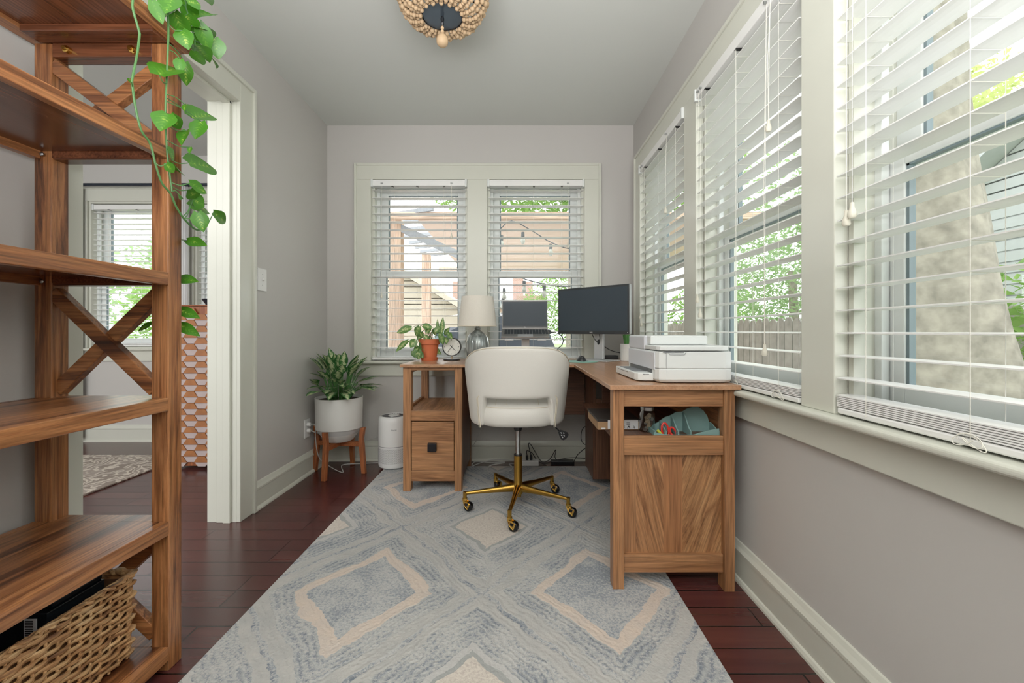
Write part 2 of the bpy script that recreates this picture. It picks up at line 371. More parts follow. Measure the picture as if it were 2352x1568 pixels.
def dots_mat(base, hole, n_u, n_v):
    m, nt, b = new_mat('perforated_white')
    uv = nt.nodes.new('ShaderNodeUVMap'); s = nt.nodes.new('ShaderNodeSeparateXYZ'); lnk(nt, uv.outputs[0], s.inputs[0])
    vv = mth(nt, 'MULTIPLY', s.outputs[1], n_v); row = mth(nt, 'FLOOR', vv)
    uu = mth(nt, 'ADD', mth(nt, 'MULTIPLY', s.outputs[0], n_u), mth(nt, 'MULTIPLY', row, .5))
    fu = mth(nt, 'SUBTRACT', mth(nt, 'FRACT', uu), .5); fv = mth(nt, 'SUBTRACT', mth(nt, 'FRACT', vv), .5)
    dd = mth(nt, 'SQRT', mth(nt, 'ADD', mth(nt, 'MULTIPLY', fu, fu), mth(nt, 'MULTIPLY', fv, fv)))
    mask = mth(nt, 'LESS_THAN', dd, .3)
    # panels of holes separated by plain bands round the body
    band = mth(nt, 'LESS_THAN', mth(nt, 'ABSOLUTE', mth(nt, 'SUBTRACT', s.outputs[1], .5)), .42)
    mask = mth(nt, 'MULTIPLY', mask, band)
    lnk(nt, mixc(nt, mask, base, hole), b.inputs['Base Color']); b.inputs['Roughness'].default_value = .4
    return m
M['perf'] = dots_mat((226, 226, 226), (96, 96, 98), 104, 20)

# ------------------------------------------------------------------ geometry collector
class MB:
    def __init__(s): s.v = []; s.f = []; s.mi = []; s.uv = []; s.cur = 0; s.T = None
    def add(s, vs, fs, uvs=None):
        o = len(s.v)
        for p in vs:
            p = Vector(p)
            if s.T is not None: p = s.T @ p
            s.v.append(p)
        for k, f in enumerate(fs):
            s.f.append([o+i for i in f]); s.mi.append(s.cur)
            s.uv.append([uvs[i] for i in f] if uvs else [(0, 0)]*len(f))
        return s
    def box(s, x0, x1, y0, y1, z0, z1):
        return s.add([(x0, y0, z0), (x1, y0, z0), (x1, y1, z0), (x0, y1, z0), (x0, y0, z1), (x1, y0, z1), (x1, y1, z1), (x0, y1, z1)],
              [(3, 2, 1, 0), (4, 5, 6, 7), (0, 1, 5, 4), (1, 2, 6, 5), (2, 3, 7, 6), (3, 0, 4, 7)])
    def prism(s, pts, axis, a0, a1):       # polygon pts (2D) extruded along axis
        def mk(p, a):
            if axis == 2: return (p[0], p[1], a)
            if axis == 1: return (p[0], a, p[1])
            return (a, p[0], p[1])
        n = len(pts); vs = [mk(p, a0) for p in pts]+[mk(p, a1) for p in pts]
        fs = [tuple(range(n))[::-1], tuple(range(n, 2*n))]+[(i, (i+1) % n, n+(i+1) % n, n+i) for i in range(n)]
        return s.add(vs, fs)
    def tube(s, pts, r, n=8, cap=True, flat=1, up=None):
        pts = [Vector(p) for p in pts]; rs = r if isinstance(r, (list, tuple)) else [r]*len(pts)
        vs = []; fs = []; prev = None
        for i, p in enumerate(pts):
            t = (pts[min(i+1, len(pts)-1)]-pts[max(i-1, 0)])
            t = t.normalized() if t.length > 1e-9 else Vector((0, 0, 1))
            if prev is None:
                ref = Vector(up) if up else (Vector((0, 0, 1)) if abs(t.z) < .9 else Vector((1, 0, 0)))
            else: ref = prev
            a = ref-t*ref.dot(t); a.normalize(); prev = a; b = t.cross(a)
            for k in range(n):
                an = 2*math.pi*k/n; vs.append(p+a*math.cos(an)*rs[i]*1.0+b*math.sin(an)*rs[i]*flat)
        for i in range(len(pts)-1):
            for k in range(n):
                fs.append((i*n+k, i*n+(k+1) % n, (i+1)*n+(k+1) % n, (i+1)*n+k))
        if cap: fs.append(tuple(range(n))[::-1]); fs.append(tuple((len(pts)-1)*n+k for k in range(n)))
        return s.add(vs, fs)
    def bar(s, a, b, w, h, up=(0, 0, 1)):  # rectangular bar from a to b
        a = Vector(a); b = Vector(b); t = (b-a).normalized(); u = Vector(up); u = (u-t*u.dot(t)).normalized(); r_ = t.cross(u)
        vs = []
        for p in (a, b):
            for i, j in ((-1, -1), (1, -1), (1, 1), (-1, 1)): vs.append(p+r_*i*w/2+u*j*h/2)
        return s.add(vs, [(3, 2, 1, 0), (4, 5, 6, 7), (0, 1, 5, 4), (1, 2, 6, 5), (2, 3, 7, 6), (3, 0, 4, 7)])
    def lathe(s, prof, c, n=32, a0=0, a1=360):   # prof: (r,z)
        full = abs(a1-a0) >= 360; m = n if full else n+1; vs = []; uvs = []; fs = []
        for j, (r, z) in enumerate(prof):
            for k in range(m):
                an = R(a0+(a1-a0)*k/n); vs.append((c[0]+r*math.cos(an), c[1]+r*math.sin(an), c[2]+z)); uvs.append((k/n, j/max(1, len(prof)-1)))
        for j in range(len(prof)-1):
            for k in range(n):
                k2 = (k+1) % m
                fs.append((j*m+k, j*m+k2, (j+1)*m+k2, (j+1)*m+k))
        if prof[0][0] > 1e-4 and full: pass
        s.add(vs, fs, uvs); return s
    def disc(s, c, r, n=32, normal=(0, 0, 1)):
        q = Vector((0, 0, 1)).rotation_difference(Vector(normal)); c = Vector(c)
        return s.add([c+q@Vector((r*math.cos(2*math.pi*k/n), r*math.sin(2*math.pi*k/n), 0)) for k in range(n)], [tuple(range(n))])
    def ball(s, c, r, nu=12, nv=8, sc=(1, 1, 1)):
        vs = []; fs = []
        for j in range(nv+1):
            th = math.pi*j/nv
            for k in range(nu):
                ph = 2*math.pi*k/nu; vs.append((c[0]+r*sc[0]*math.sin(th)*math.cos(ph), c[1]+r*sc[1]*math.sin(th)*math.sin(ph), c[2]+r*sc[2]*math.cos(th)))
        for j in range(nv):
            for k in range(nu): fs.append(((j+1)*nu+k, (j+1)*nu+(k+1) % nu, j*nu+(k+1) % nu, j*nu+k))
        return s.add(vs, fs)
    def leaf(s, base, tip, w, normal, heart=True, curl=.15, fold=.12, n=8):
        base = Vector(base); tip = Vector(tip); t = tip-base; L = t.length
        if L < 1e-6: return s
        t.normalize(); nn = Vector(normal); nn = (nn-t*nn.dot(t)); 
        if nn.length < 1e-4: nn = t.orthogonal()
        nn.normalize(); b = t.cross(nn); vs = []; uvs = []; fs = []
        for i in range(n+1):
            q = i/n
            if heart: wd = (math.sin(math.pi*min(1, q*1.0+.0))**.5)*(1-q)**.45*1.25 if 0 < q < 1 else 0
            else: wd = math.sin(math.pi*q**.85)**.9 if 0 < q < 1 else 0
            if heart and i == 0: wd = .35
            hh = -curl*L*(q**2)
            back = -.10*L if (heart and i == 0) else 0
            for j, sd in enumerate((-1, -.5, 0, .5, 1)):
                pt = base+t*(L*q+(back if abs(sd) == 1 else back*.5 if sd else 0))+b*(sd*wd*w/2)+nn*(hh+abs(sd)*fold*w*wd)
                vs.append(pt); uvs.append((.5+sd*.5, q))
        for i in range(n):
            for j in range(4): fs.append((i*5+j, i*5+j+1, (i+1)*5+j+1, (i+1)*5+j))
        return s.add(vs, fs, uvs)
    def build(s, name, mats, parent=None, bevel=0, smooth=False, angle=40, seg=2, subsurf=0, solid=0):
        vs = s.v
        mn = Vector([min(p[i] for p in vs) for i in range(3)]); mx = Vector([max(p[i] for p in vs) for i in range(3)])
        c = (mn+mx)/2
        if parent is None: c.z = mn.z
        me = bpy.data.meshes.new(name); me.from_pydata([p-c for p in vs], [], s.f)
        if not isinstance(mats, (list, tuple)): mats = [mats]
        d = mx-mn; ax = max(range(3), key=lambda i: d[i])
        for m_ in mats: me.materials.append(m_[ax] if isinstance(m_, dict) else m_)
        me.polygons.foreach_set('material_index', s.mi)
        uvl = me.uv_layers.new(name='UVMap'); flat = [c_ for f in s.uv for u in f for c_ in u]
        uvl.data.foreach_set('uv', flat)
        me.update(); me.validate()
        if smooth:
            me.polygons.foreach_set('use_smooth', [True]*len(me.polygons))
            try: me.set_sharp_from_angle(angle=R(angle))
            except Exception: pass
        o = bpy.data.objects.new(name, me); COL.objects.link(o)
        wp = Vector(parent['_w']) if parent is not None else Vector((0, 0, 0))
        o.location = c-wp; o['_w'] = tuple(c)
        if parent is not None: o.parent = parent
        if solid:
            md = o.modifiers.new('solid', 'SOLIDIFY'); md.thickness = solid; md.offset = -1
        if bevel:
            md = o.modifiers.new('bevel', 'BEVEL'); md.width = bevel; md.segments = seg; md.limit_method = 'ANGLE'; md.angle_limit = R(50)
            md.harden_normals = False
        if subsurf:
            md = o.modifiers.new('sub', 'SUBSURF'); md.levels = subsurf; md.render_levels = subsurf
        return o
def box(name, mat, parent, *a, bevel=.002): return MB().box(*a).build(name, mat, parent, bevel=bevel)
def thing(name, label, cat, loc, group=None):
    o = bpy.data.objects.new(name, None); COL.objects.link(o); o.location = loc; o['_w'] = tuple(loc); o.empty_display_size = .05
    o['label'] = label; o['category'] = cat
    if group: o['group'] = group
    return o
def tag(o, label, cat, group=None, kind=None):
    o['label'] = label; o['category'] = cat
    if group: o['group'] = group
    if kind: o['kind'] = kind
    return o
def structure(o, label=None, cat=None):
    o['kind'] = 'structure'
    if label: o['label'] = label
    if cat: o['category'] = cat
    return o
def sempty(name, loc, label, cat):
    o = thing(name, label, cat, loc); o['kind'] = 'structure'; return o
def textmesh(body, size, T, mat, name, parent, bold=0, align='CENTER'):
    cu = bpy.data.curves.new('t', 'FONT'); cu.body = body; cu.size = size; cu.align_x = align; cu.align_y = 'CENTER'; cu.offset = bold
    o = bpy.data.objects.new('t', cu); COL.objects.link(o)
    bpy.context.view_layer.update()
    me = bpy.data.meshes.new_from_object(o.evaluated_get(bpy.context.evaluated_depsgraph_get()))
    bpy.data.objects.remove(o); bpy.data.curves.remove(cu)
    mb = MB(); mb.add([T@v.co for v in me.vertices], [tuple(p.vertices) for p in me.polygons]); bpy.data.meshes.remove(me)
    return mb.build(name, mat, parent)
def frameT(origin, xdir, ydir):         # local x,y -> world dirs
    x = Vector(xdir).normalized(); y = Vector(ydir).normalized(); z = x.cross(y)
    return Matrix(((x.x, y.x, z.x, origin[0]), (x.y, y.y, z.y, origin[1]), (x.z, y.z, z.z, origin[2]), (0, 0, 0, 1)))
def smooth_path(pts, n=8):
    pts = [Vector(p) for p in pts]; out = []
    for i in range(len(pts)-1):
        p0 = pts[max(i-1, 0)]; p1 = pts[i]; p2 = pts[i+1]; p3 = pts[min(i+2, len(pts)-1)]
        for k in range(n):
            t = k/n; out.append(.5*((2*p1)+(p2-p0)*t+(2*p0-5*p1+4*p2-p3)*t*t+(-p0+3*p1-3*p2+p3)*t**3))
    out.append(pts[-1]); return out

# ------------------------------------------------------------------ room shell
LX, RX, BY, CZ = -1.437, .885, 3.30, 2.537     # left wall, right wall, back wall, ceiling
RY = -1.6                                       # rear end of the room, behind the camera
FX0, FY = -4.7, 3.866                           # next room
structure(MB().box(FX0-.15, RX+.15, RY-.15, FY+.15, -.12, 0).build('floor', M['floor']), 'dark cherry plank floor running through both rooms', 'floor')
structure(MB().box(FX0-.15, RX+.15, RY-.15, FY+.15, CZ, CZ+.12).build('ceiling', M['ceiling']), 'plain white painted ceiling', 'ceiling')

# back wall (around the two windows)
WZ0, WZ1 = .762, 2.116
bw = [(-1.095, -.372), (-.222, .508)]
mb = MB()
mb.box(-1.587, bw[0][0], BY, BY+.15, 0, CZ); mb.box(bw[0][1], bw[1][0], BY, BY+.15, WZ0-.02, WZ1); mb.box(bw[1][1], RX+.15, BY, BY+.15, 0, CZ)
mb.box(bw[0][0], bw[1][1], BY, BY+.15, WZ1, CZ); mb.box(bw[0][0], bw[1][1], BY, BY+.15, 0, WZ0-.02)
structure(mb.build('wall_back', M['wall']), 'grey painted end wall around the paired windows', 'wall')
# right wall
rw = [(2.206, 3.0), (1.298, 2.061), (.40, 1.162)]
mb = MB(); ys = [BY, 3.0, 2.206, 2.061, 1.298, 1.162, .40, RY]
for a, b in ((3.0, BY), (2.061, 2.206), (1.162, 1.298), (RY, .40)): mb.box(RX, RX+.15, a, b, 0, CZ)
for a, b in rw: mb.box(RX, RX+.15, a, b, WZ1, CZ); mb.box(RX, RX+.15, a, b, 0, WZ0-.02)
structure(mb.build('wall_right', M['wall']), 'grey painted side wall below and above the long window row', 'wall')
# left wall with doorway
DY0, DY1, DZ = 1.42, 2.236, 2.16
mb = MB(); mb.box(LX-.15, LX, DY1, BY, 0, CZ); mb.box(LX-.15, LX, RY, DY0, 0, CZ); mb.box(LX-.15, LX, DY0, DY1, DZ, CZ)
structure(mb.build('wall_left', M['wall']), 'pale grey painted side wall with the doorway', 'wall')
structure(MB().box(LX-.15, RX+.15, RY-.15, RY, 0, CZ).build('wall_rear', M['wall']), 'grey painted wall behind the viewer', 'wall')
# next room walls
NW = [(-3.80, -3.05), (-2.86, -2.10)]; NZ0, NZ1 = .83, 2.13
mb = MB()
mb.box(FX0, NW[0][0], FY, FY+.15, 0, CZ); mb.box(NW[0][1], NW[1][0], FY, FY+.15, 0, CZ); mb.box(NW[1][1], LX-.15, FY, FY+.15, 0, CZ)
for a, b in NW: mb.box(a, b, FY, FY+.15, NZ1, CZ); mb.box(a, b, FY, FY+.15, 0, NZ0)
structure(mb.build('wall_far_room', M['wall']), 'grey window wall of the room beyond the doorway', 'wall')
structure(MB().box(FX0-.15, FX0, RY-.15, FY+.15, 0, CZ).build('wall_far_room_left', M['wall']), 'outer side wall of the room beyond the doorway', 'wall')
structure(MB().box(LX-.15, LX-.0, BY+.15, FY+.15, 0, CZ).build('wall_far_room_right', M['wall']), 'short return wall of the room beyond the doorway', 'wall')

# baseboards: profile with cap moulding and quarter round
def baseboard(name, p0, p1, inward, label):
    p0 = Vector(p0); p1 = Vector(p1); n = Vector(inward)
    prof = [(0, 0), (.028, 0), (.027, .008), (.022, .017), (.016, .02), (.016, .108), (.02, .112), (.02, .122), (.012, .135), (.006, .148), (0, .15)]
    vs = []
    for p in (p0, p1):
        for d, z in prof: vs.append((p.x+n.x*d, p.y+n.y*d, z))
    k = len(prof); fs = [tuple(range(k))[::-1], tuple(range(k, 2*k))]+[(i, (i+1) % k, k+(i+1) % k, k+i) for i in range(k)]
    return structure(MB().add(vs, fs).build(name, M['trim']), label, 'baseboard')
baseboard('baseboard_back', (LX, BY, 0), (RX, BY, 0), (0, -1, 0), 'off-white baseboard along the window end wall')
baseboard('baseboard_right', (RX, BY, 0), (RX, RY, 0), (-1, 0, 0), 'off-white baseboard below the long window row')
baseboard('baseboard_left', (LX, DY1+.12, 0), (LX, BY, 0), (1, 0, 0), 'off-white baseboard between doorway and corner')
baseboard('baseboard_left_near', (LX, RY, 0), (LX, DY0-.12, 0), (1, 0, 0), 'off-white baseboard behind the open shelf unit')
baseboard('baseboard_far_room', (FX0, FY, 0), (LX-.15, FY, 0), (0, -1, 0), 'white baseboard below the window of the next room')

# door trim
dt = sempty('door_1', (LX, 1.83, 0), 'off-white cased doorway opening to the next room', 'doorway')
mb = MB()
mb.box(LX-.15, LX+.001, DY1-.004, DY1+.01, 0, DZ+.004); mb.box(LX-.15, LX+.001, DY0-.01, DY0+.004, 0, DZ+.004); mb.box(LX-.15, LX+.001, DY0, DY1, DZ-.004, DZ+.01)
mb.build('jamb', M['trim'], dt, bevel=.001)
mb = MB()
mb.box(LX-.062, LX-.026, DY1-.018, DY1-.003, 0, DZ-.004); mb.box(LX-.062, LX-.026, DY0+.003, DY0+.018, 0, DZ-.004); mb.box(LX-.062, LX-.026, DY0+.003, DY1-.003, DZ-.018, DZ-.003)
mb.box(LX-.10, LX-.062, DY1-.010, DY1-.003, 0, DZ-.004)
mb.build('door_stop', M['trim'], dt, bevel=.002)
mb = MB(); X0, X1 = LX, LX+.02
mb.box(X0, X1, DY1-.004, DY1+.112, 0, DZ+.108); mb.box(X0, X1, DY0-.112, DY0+.004, 0, DZ+.108); mb.box(X0, X1, DY0+.004, DY1-.004, DZ-.004, DZ+.108)
mb.box(X0, X1+.012, DY1+.10, DY1+.122, 0, DZ+.118); mb.box(X0, X1+.012, DY0-.122, DY0-.10, 0, DZ+.118); mb.box(X0, X1+.012, DY0-.10, DY1+.10, DZ+.096, DZ+.118)
mb.build('casing', M['trim'], dt, bevel=.003)

# ------------------------------------------------------------------ windows
def mapper(kind, plane):
    # u across, w out of the room (positive = outdoors), z up
    if kind == 'back': return lambda u, w, z: (u, plane+w, z)
    return lambda u, w, z: (plane+w, u, z)
def ubox(mb, mp, u0, u1, w0, w1, z0, z1):
    a = mp(u0, w0, z0); b = mp(u1, w1, z1)
    return mb.box(min(a[0], b[0]), max(a[0], b[0]), min(a[1], b[1]), max(a[1], b[1]), z0, z1)
def window(idx, kind, plane, u0, u1, z0, z1, label, meet=1.4):
    mp = mapper(kind, plane); o = mp((u0+u1)/2, .1, z0)
    w = sempty('window_%d' % idx, o, label, 'window')
    mb = MB(); t = .018
    ubox(mb, mp, u0-.002, u0+t, -.0, .15, z0, z1); ubox(mb, mp, u1-t, u1+.002, -.0, .15, z0, z1); ubox(mb, mp, u0+t, u1-t, 0, .15, z1-t, z1+.002); ubox(mb, mp, u0+t, u1-t, 0, .15, z0-.002, z0+.01)
    mb.build('window_frame', M['trim'], w, bevel=.001)
    mb = MB()
    for a, b in ((u0+t, u0+t+.022), (u1-t-.022, u1-t)): ubox(mb, mp, a, b, .055, .075, z0+.01, z1-t); 
    mb.build('stop_bead', M['vinyl'], w, bevel=.001)
    def sash(name, w0, w1, za, zb, st, rb, rt):
        a, b = u0+t, u1-t; mb = MB()
        ubox(mb, mp, a, a+st, w0, w1, za, zb); ubox(mb, mp, b-st, b, w0, w1, za, zb)
        ubox(mb, mp, a+st, b-st, w0, w1, zb-rt, zb); ubox(mb, mp, a+st, b-st, w0, w1, za, za+rb)
        s_ = mb.build(name, M['vinyl'], w, bevel=.003)
        mb = MB(); g = .008; wm = (w0+w1)/2
        for aa, bb, c1, c2 in ((a+st, a+st+g, za+rb, zb-rt), (b-st-g, b-st, za+rb, zb-rt)): ubox(mb, mp, aa, bb, wm-.008, wm+.008, c1, c2)
        ubox(mb, mp, a+st, b-st, wm-.008, wm+.008, zb-rt-g*.6, zb-rt)
        mb.build('gasket', M['gasket'], s_)
        mb = MB(); ubox(mb, mp, a+st, b-st, wm-.001, wm+.001, za+rb, zb-rt); mb.build('pane', M['glass'], s_)
    sash('lower_sash', .078, .105, z0+.01, meet+.045, .062, .075, .05)
    sash('upper_sash', .112, .138, meet-.005, z1-t, .072, .05, .06)
    return w
window(1, 'back', BY, bw[0][0], bw[0][1], WZ0, WZ1, 'left double-hung window of the end wall pair')
window(2, 'back', BY, bw[1][0], bw[1][1], WZ0, WZ1, 'right double-hung window of the end wall pair')
window(3, 'right', RX, rw[0][0], rw[0][1], WZ0, WZ1, 'side wall window nearest the room corner behind the monitor')
window(4, 'right', RX, rw[1][0], rw[1][1], WZ0, WZ1, 'middle side wall window behind the printer')
window(5, 'right', RX, rw[2][0], rw[2][1], WZ0, WZ1, 'nearest side wall window showing the tree trunk')
window(6, 'back', FY, NW[0][0], NW[0][1], NZ0, NZ1, 'window seen through the shelf unit in the next room', meet=1.45)
window(7, 'back', FY, NW[1][0], NW[1][1], NZ0, NZ1, 'second window of the next room above the patterned cabinet', meet=1.45)
# casings / stools / aprons
def casing(idx, kind, plane, openings, z0, z1, ztop, label, proj=.038, side=.112, far_side=None):
    mp = mapper(kind, plane)
    us = sorted([u for o in openings for u in o]); U0, U1 = us[0]-side, us[-1]+(far_side or side)
    t = sempty('trim_%d' % idx, mp((U0+U1)/2, 0, z0), label, 'window trim')
    mb = MB()
    ubox(mb, mp, U0, us[0], -proj, 0, z0, z1); ubox(mb, mp, us[-1], U1, -proj, 0, z0, z1); ubox(mb, mp, U0, U1, -proj, 0, z1, ztop)
    for i in range(1, len(us)-1, 2): ubox(mb, mp, us[i], us[i+1], -proj, 0, z0, z1)
    mb.build('casing', M['trim'], t, bevel=.003)
    mb = MB()
    ubox(mb, mp, U0-.012, U0+.006, -proj-.01, 0, z0, ztop+.012); ubox(mb, mp, U1-.006, U1+.012, -proj-.01, 0, z0, ztop+.012); ubox(mb, mp, U0+.006, U1-.006, -proj-.01, 0, ztop-.006, ztop+.012)
    for u in us[1:-1]: 
        pass
    mb.build('back_band', M['trim'], t, bevel=.004)
    mb = MB(); ubox(mb, mp, U0-.03, U1+.03, -proj-.032, .055, z0-.022, z0); mb.build('stool', M['trim'], t, bevel=.009, seg=4)
    mb = MB(); ubox(mb, mp, U0-.01, U1+.01, -.022, 0, z0-.115, z0-.022); mb.build('apron', M['trim'], t, bevel=.003)
    return t
casing(1, 'back', BY, bw, .758, WZ1, 2.226, 'off-white painted casing and stool around the end wall windows')
casing(2, 'right', RX, rw, .758, WZ1, 2.212, 'off-white painted casing and long stool of the side wall windows')
casing(3, 'back', FY, NW, NZ0, NZ1, 2.24, 'white casing around the next room windows', proj=.02, side=.06)

# ------------------------------------------------------------------ blinds
def blind(kind, plane, u0, u1, z0, z1, label, cords=(), tassels=(), ladders=(.14, .5, .86), nstack=4, slat_w=.062, pitch=.0592, group=None, bows=False):
    # plane = position of the centre of the slats
    mp = mapper(kind, plane); root = thing('window_blind', label, 'window blind', mp((u0+u1)/2, 0, z0), group)
    hw = slat_w/2
    mb = MB(); ubox(mb, mp, u0+.012, u1-.012, -hw-.006, hw, z1-.048, z1-.004); mb.build('head_rail', M['blind'], root, bevel=.003)
    for a, b in ((u0, u0+.016), (u1-.016, u1)):
        mb = MB(); ubox(mb, mp, a, b, -hw-.012, hw, z1-.056, z1-.001); mb.build('bracket', M['vinyl'], root, bevel=.002)
    ua, ub = u0+.008, u1-.008; zs = []
    z = z1-.075
    zb = z0+.014+nstack*.0045+.012
    while z > zb+.02: zs.append(z); z -= pitch
    mb = MB()
    def slat(z):
        n = 4
        for i in range(n):
            a = -hw+2*hw*i/n; b = -hw+2*hw*(i+1)/n
            ca = .0022*(1-(a/hw)**2); cb = .0022*(1-(b/hw)**2)
            vs = [mp(ua, a, z+ca), mp(ub, a, z+ca), mp(ub, b, z+cb), mp(ua, b, z+cb)]; vs += [(v[0], v[1], v[2]-.0028) for v in vs]
            mb.add(vs, [(0, 1, 2, 3), (7, 6, 5, 4), (0, 3, 7, 4), (1, 5, 6, 2)]+([(0, 4, 5, 1)] if i == 0 else [])+([(3, 2, 6, 7)] if i == n-1 else []))
    for z in zs: slat(z)
    mb.build('slats', M['blind'], root)
    mb = MB()
    for i in range(nstack): slat(z0+.018+.0045*(i+1))
    if nstack: mb.build('stacked_slats', M['blind'], root)
    mb = MB(); ubox(mb, mp, ua, ub, -hw, hw, z0+.001, z0+.017); mb.build('bottom_rail', M['blind'], root, bevel=.004)
    mb = MB()
    for f in ladders:
        u = u0+(u1-u0)*f
        for w in (-hw-.002, hw+.002): mb.tube([mp(u, w, z1-.05), mp(u, w, z0+.01)], .0008, 5)
        for z in zs: mb.tube([mp(u, -hw, z-.004), mp(u, hw, z-.004)], .0006, 4)
    mb.build('ladder_strings', M['cord'], root)
    for f in ladders:
        u = u0+(u1-u0)*f; mb = MB()
        ubox(mb, mp, u-.007, u-.002, -hw-.004, -hw+.02, z1-.052, z1-.0475); ubox(mb, mp, u+.002, u+.007, -hw-.004, -hw+.02, z1-.052, z1-.0475)
        mb.build('cord_guide', M['darkmetal'], root)
    for (f, ztas, split) in cords:                      # pull cords with tassel
        u = u0+(u1-u0)*f; mb = MB(); w = -hw-.012
        for k in (-1, 1) if split else (0,): mb.tube([mp(u, -hw-.006, z1-.03), mp(u+k*.004, w, (z1+ztas)/2), mp(u+k*.001, w, ztas+.018)], .0009, 5)
        cd = mb.build('pull_cord', M['cord'], root)
        mb = MB(); T = mp(u, w, ztas)
        mb.lathe([(.0, .02), (.0045, .02), (.005, .008), (.009, -.004), (.0095, -.014), (.007, -.019), (0, -.019)], T, 12)
        mb.build('tassel', M['tassel'], cd, smooth=True)
        mb = MB(); a = mp(u, -hw-.008, z1-.03); mb.box(a[0]-.008, a[0]+.008, a[1]-.004, a[1]+.004, a[2]-.004, a[2]+.004); mb.build('cord_lock', M['metal'], cd)
    if bows:
        for f in ladders[:2]:
            u = u0+(u1-u0)*f; pts = []
            for k in range(33):
                a = k/32*2*math.pi*2.5; rr = .018*(1+.5*math.sin(a*.7)); pts.append(mp(u+rr*math.cos(a)*1.2, -hw-.004-.001*k/8, z0+.012+rr*.55*math.sin(a*1.3)))
            MB().tube(smooth_path(pts, 3), .0009, 5).build('tied_cord', M['cord'], root)
    return root
G1 = 'white slatted blinds of the office'
blind('back', BY-.002, bw[0][0]+.001, bw[0][1]-.001, .762, WZ1, 'white slat blind of the left end wall window, behind the terracotta pot and clock', cords=((.84, 1.69, True), (.115, 1.245, False)), ladders=(.22, .48, .76), nstack=1, group=G1)
blind('back', BY-.002, bw[1][0]+.001, bw[1][1]-.001, .762, WZ1, 'white slat blind of the right end wall window, behind laptop and monitor', cords=((.83, 1.62, True),), ladders=(.2, .48, .77), nstack=1, group=G1)
RP = .845+.033
blind('right', RP, rw[0][0]+.002, rw[0][1]-.002, .762, WZ1, 'white slat blind in the side window nearest the corner, beside the monitor', cords=((.30, 1.66, True), (.93, 1.08, False), (.90, 1.03, False)), nstack=4, group=G1)
blind('right', RP, rw[1][0]+.002, rw[1][1]-.002, .762, WZ1, 'white slat blind in the middle side window, lower end behind the printer', cords=((.19, 1.66, True), (.22, .915, True), (.94, 1.13, False), (.90, 1.06, False)), nstack=6, group=G1, bows=True)
blind('right', RP, rw[2][0]+.002, rw[2][1]-.002, .762, WZ1, 'white slat blind in the nearest side window, cut by the right photo edge', cords=((.90, 1.28, False), (.925, 1.265, False)), nstack=7, group=G1, ladders=(.25, .54, .86), bows=True)
blind('back', FY+.04, NW[0][0]+.02, NW[0][1]-.02, NZ0+.012, NZ1-.02, 'white slat blind in the next room seen between the shelf posts', nstack=2, slat_w=.05, pitch=.048, ladders=(.2, .55, .9))
blind('back', FY+.04, NW[1][0]+.02, NW[1][1]-.02, NZ0+.012, NZ1-.02, 'white slat blind in the next room above the patterned wooden cabinet', nstack=2, slat_w=.05, pitch=.048, ladders=(.2, .55, .9))

# ------------------------------------------------------------------ rug
mb = MB(); mb.box(-.937, .60, .71, 3.13, 0.0005, .010)
tag(mb.build('area_rug', M['rug'], bevel=.004), 'large grey-blue and cream area rug with a diamond pattern under the desk chair', 'rug')

# ------------------------------------------------------------------ desk
DT = .779; DB = .761
desk = thing('corner_desk', 'L-shaped mango wood corner desk with drawer pedestal, cream chair pulled up to it', 'desk', (.1, 2.8, 0))
def db(name, *a, mat=None, bevel=.002, parent=None): return box(name, mat or W_DESK, parent or desk, *a, bevel=bevel)
mb = MB(); mb.prism([(-.706, 2.62), (.346, 2.62), (.346, 1.615), (.834, 1.615), (.834, 3.2), (-.706, 3.2)], 2, DB, DT)
mb.build('desktop', W_DESKTOP[1] if False else W_DESKTOP, desk, bevel=.002)
f = .010
for x0, x1, y0, y1 in ((-.690, -.642, 2.64, 2.69), (-.378, -.333, 2.64, 2.69), (-.690, -.642, 3.14, 3.19), (-.378, -.333, 3.14, 3.19)):
    db('leg', x0, x1, y0, y1, 0 if y0 > 3.1 else f, DB)
db('leg', .362, .404, 1.635, 1.69, f, DB); db('leg', .780, .820, 1.635, 1.69, 0, DB)
db('top_rail', -.642, -.378, 2.645, 2.665, .741, DB); db('side_rail', -.688, -.668, 2.69, 3.14, .715, DB)
db('shelf', -.672, -.378, 2.66, 3.19, .475, .493); db('side_rail', -.690, -.672, 2.69, 3.14, .475, .51)
db('side_panel', -.688, -.670, 2.69, 3.14, .068, .475); db('side_panel', -.352, -.335, 2.69, 3.14, .068, DB, mat=W_DESKSHADE)
db('back_panel', -.668, -.355, 3.165, 3.175, .068, .475)
db('shelf_rail', -.642, -.378, 2.645, 2.66, .434, .495)
dr = db('drawer', -.638, -.382, 2.642, 3.10, .134, .428, mat=W_DESK[0])
kb = MB(); kb.prism([(2.642, .304), (2.618, .304), (2.612, .298), (2.612, .255), (2.620, .252), (2.642, .252)], 0, -.537, -.485); kb.build('knob', M['darkmetal'], dr, bevel=.003)
db('bottom_rail', -.642, -.378, 2.645, 2.665, .068, .132)
